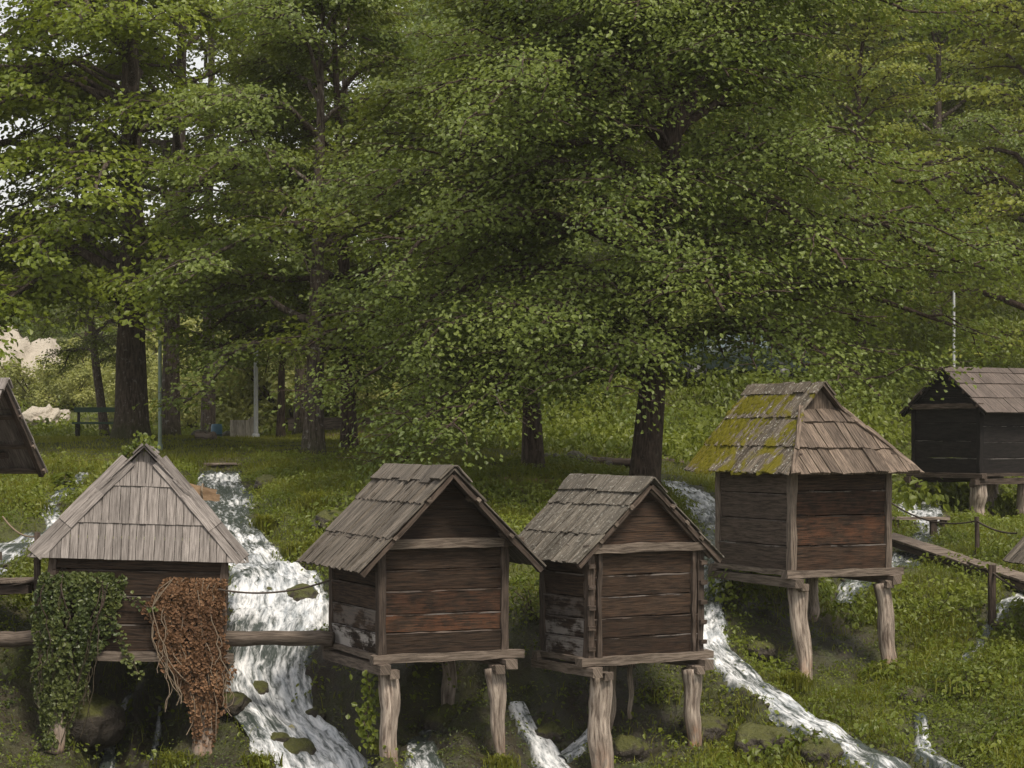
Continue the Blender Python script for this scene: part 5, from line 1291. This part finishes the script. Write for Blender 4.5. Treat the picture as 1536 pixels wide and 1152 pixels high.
# parked car on the slope behind the alder
def car(loc,rz):
    import bmesh
    e=empty('parked_car',loc,rz); tag(e,'dark car on the slope behind the alder, pale windscreen glinting through the leaves','car')
    prof=[(-2.0,.35),(-2.02,.62),(-1.9,.74),(-1.05,.88),(-.35,1.36),(.75,1.40),(1.55,.98),(1.98,.92),(2.05,.6),(2.0,.33)]
    W=[.70,.78,.80,.82,.62,.60,.76,.76,.78,.72]
    V=[];
    for s in (-1,1):
        for (x,z),w_ in zip(prof,W): V.append((x,s*w_,z))
    n=len(prof); fs=[(i,(i+1)%n,n+(i+1)%n,n+i) for i in range(n)]
    me=bpy.data.meshes.new('body'); me.from_pydata(V,[],[f[::-1] for f in fs]+[tuple(range(n)),tuple(range(2*n-1,n-1,-1))]); me.materials.append(M['carpaint'])
    b=add_obj('body',me,e); bv=b.modifiers.new('bevel','BEVEL'); bv.width=.06; bv.segments=3
    def panel(nm,pts,mat,off):
        pts=np.array(pts,float); nn=unit(np.cross(pts[1]-pts[0],pts[2]-pts[0])); 
        if np.dot(nn,off)<0: nn=-nn
        P2=np.concatenate([pts-nn*.02,pts+nn*.012]); k=len(pts)
        me=bpy.data.meshes.new(nm); me.from_pydata(P2.tolist(),[],[tuple(range(k)),tuple(range(2*k-1,k-1,-1))]+[(i,(i+1)%k,k+(i+1)%k,k+i) for i in range(k)]); me.materials.append(mat); return add_obj(nm,me,e)
    panel('windscreen',[(-.98,-.70,.93),(-.98,.70,.93),(-.42,.56,1.31),(-.42,-.56,1.31)],M['glass'],(-1,0,1))
    panel('rear_window',[(1.45,-.64,1.04),(1.45,.64,1.04),(.83,.54,1.35),(.83,-.54,1.35)],M['glass'],(1,0,1))
    for s in (-1,1):
        panel('side_window',[(-.85,s*.785,.95),(.15,s*.775,.97),(.15,s*.655,1.29),(-.32,s*.655,1.29)],M['glass'],(0,s,.3))
        panel('side_window',[(.22,s*.775,.97),(1.25,s*.76,.99),(.72,s*.64,1.31),(.22,s*.655,1.29)],M['glass'],(0,s,.3))
        panel('headlight',[(-1.99,s*.45,.58),(-1.99,s*.70,.58),(-1.93,s*.70,.71),(-1.93,s*.45,.71)],M['carpaint'],(-1,0,.2))
        for x in (-1.25,1.25):
            t=np.linspace(-.11,.11,5); v,q=tube(np.stack([t*0+x,s*.70+t,t*0+.31],1),[.24,.31,.31,.31,.24],20); w_=add_obj('wheel',make_mesh('wheel',v,[q],M['tyre'],None,True),e)
            v,q=tube(np.stack([t*0+x,s*.74+t,t*0+.31],1),[.02,.19,.19,.19,.02],14); add_obj('rim',make_mesh('rim',v,[q],M['chrome'],None,True),w_)
    panel('grille',[(-2.03,-.35,.5),(-2.03,.35,.5),(-1.99,.35,.66),(-1.99,-.35,.66)],M['black'],(-1,0,.1))
car((CAR[0]+.55,CAR[1],1.24),R(18))

# air
hb=MB(); hx,hy0,hy1,hz0,hz1=420,-80,620,-12,90
HV=np.array([[-hx,hy0,hz0],[hx,hy0,hz0],[hx,hy1,hz0],[-hx,hy1,hz0],[-hx,hy0,hz1],[hx,hy0,hz1],[hx,hy1,hz1],[-hx,hy1,hz1]],float)
hm=bpy.data.materials.new('haze_air'); hm.use_nodes=True; ht=hm.node_tree; ht.nodes.clear(); ho=ht.nodes.new('ShaderNodeOutputMaterial'); hv=ht.nodes.new('ShaderNodeVolumePrincipled')
hv.inputs['Color'].default_value=(.97,.95,.90,1); hv.inputs['Density'].default_value=.0003; ht.links.new(hv.outputs[0],ho.inputs['Volume'])
o=add_obj('haze',make_mesh('haze',HV,[np.array([[3,2,1,0],[4,5,6,7],[0,1,5,4],[1,2,6,5],[2,3,7,6],[3,0,4,7]])],hm)); o['kind']='stuff'


# ------------------------------------------------------------------ light, sky, camera
SUN_EL,SUN_AZ=R(58),R(150)     # azimuth clockwise from +Y (view direction): light comes from behind the camera, right
w=bpy.data.worlds.new('World'); SC.world=w; w.use_nodes=True
nt=w.node_tree; bg=nt.nodes['Background']
sky=nt.nodes.new('ShaderNodeTexSky'); sky.sky_type='NISHITA'; sky.sun_disc=False; sky.sun_elevation=SUN_EL; sky.sun_rotation=SUN_AZ; sky.dust_density=3; sky.air_density=1.0
mx=nt.nodes.new('ShaderNodeMix'); mx.data_type='RGBA'; mx.inputs[0].default_value=.65
nt.links.new(sky.outputs[0],mx.inputs[6]); mx.inputs[7].default_value=(7.8,7.5,7.0,1)
nt.links.new(mx.outputs[2],bg.inputs[0]); bg.inputs[1].default_value=.10
ld=bpy.data.lights.new('sun','SUN'); ld.energy=2.45; ld.angle=R(12); ld.color=(1,.91,.77)
lo=bpy.data.objects.new('sun',ld); COL.objects.link(lo)
dirv=Vector((math.sin(SUN_AZ)*math.cos(SUN_EL),math.cos(SUN_AZ)*math.cos(SUN_EL),math.sin(SUN_EL)))
lo.rotation_euler=dirv.to_track_quat('Z','Y').to_euler(); lo.location=(0,0,40)
cd=bpy.data.cameras.new('camera'); cam=bpy.data.objects.new('camera',cd); COL.objects.link(cam)
cd.sensor_width=36; cd.lens=36*F/1536; cd.clip_end=3000; cd.clip_start=.1
cam.location=(0,0,0); cam.rotation_euler=(R(90),0,0); cd.shift_y=(VH-576)/1536
SC.camera=cam
SC.view_settings.view_transform='Standard'; SC.view_settings.look='None'; SC.view_settings.exposure=.6; SC.view_settings.gamma=1
SC.render.engine='CYCLES'
cy=SC.cycles; cy.use_denoising=True; cy.max_bounces=7; cy.diffuse_bounces=4; cy.glossy_bounces=2; cy.transmission_bounces=4; cy.transparent_max_bounces=6
cy.use_adaptive_sampling=True; cy.adaptive_threshold=.015
try: cy.denoiser='OPENIMAGEDENOISE'; cy.denoising_prefilter='ACCURATE'
except Exception: pass
SC.render.use_persistent_data=False
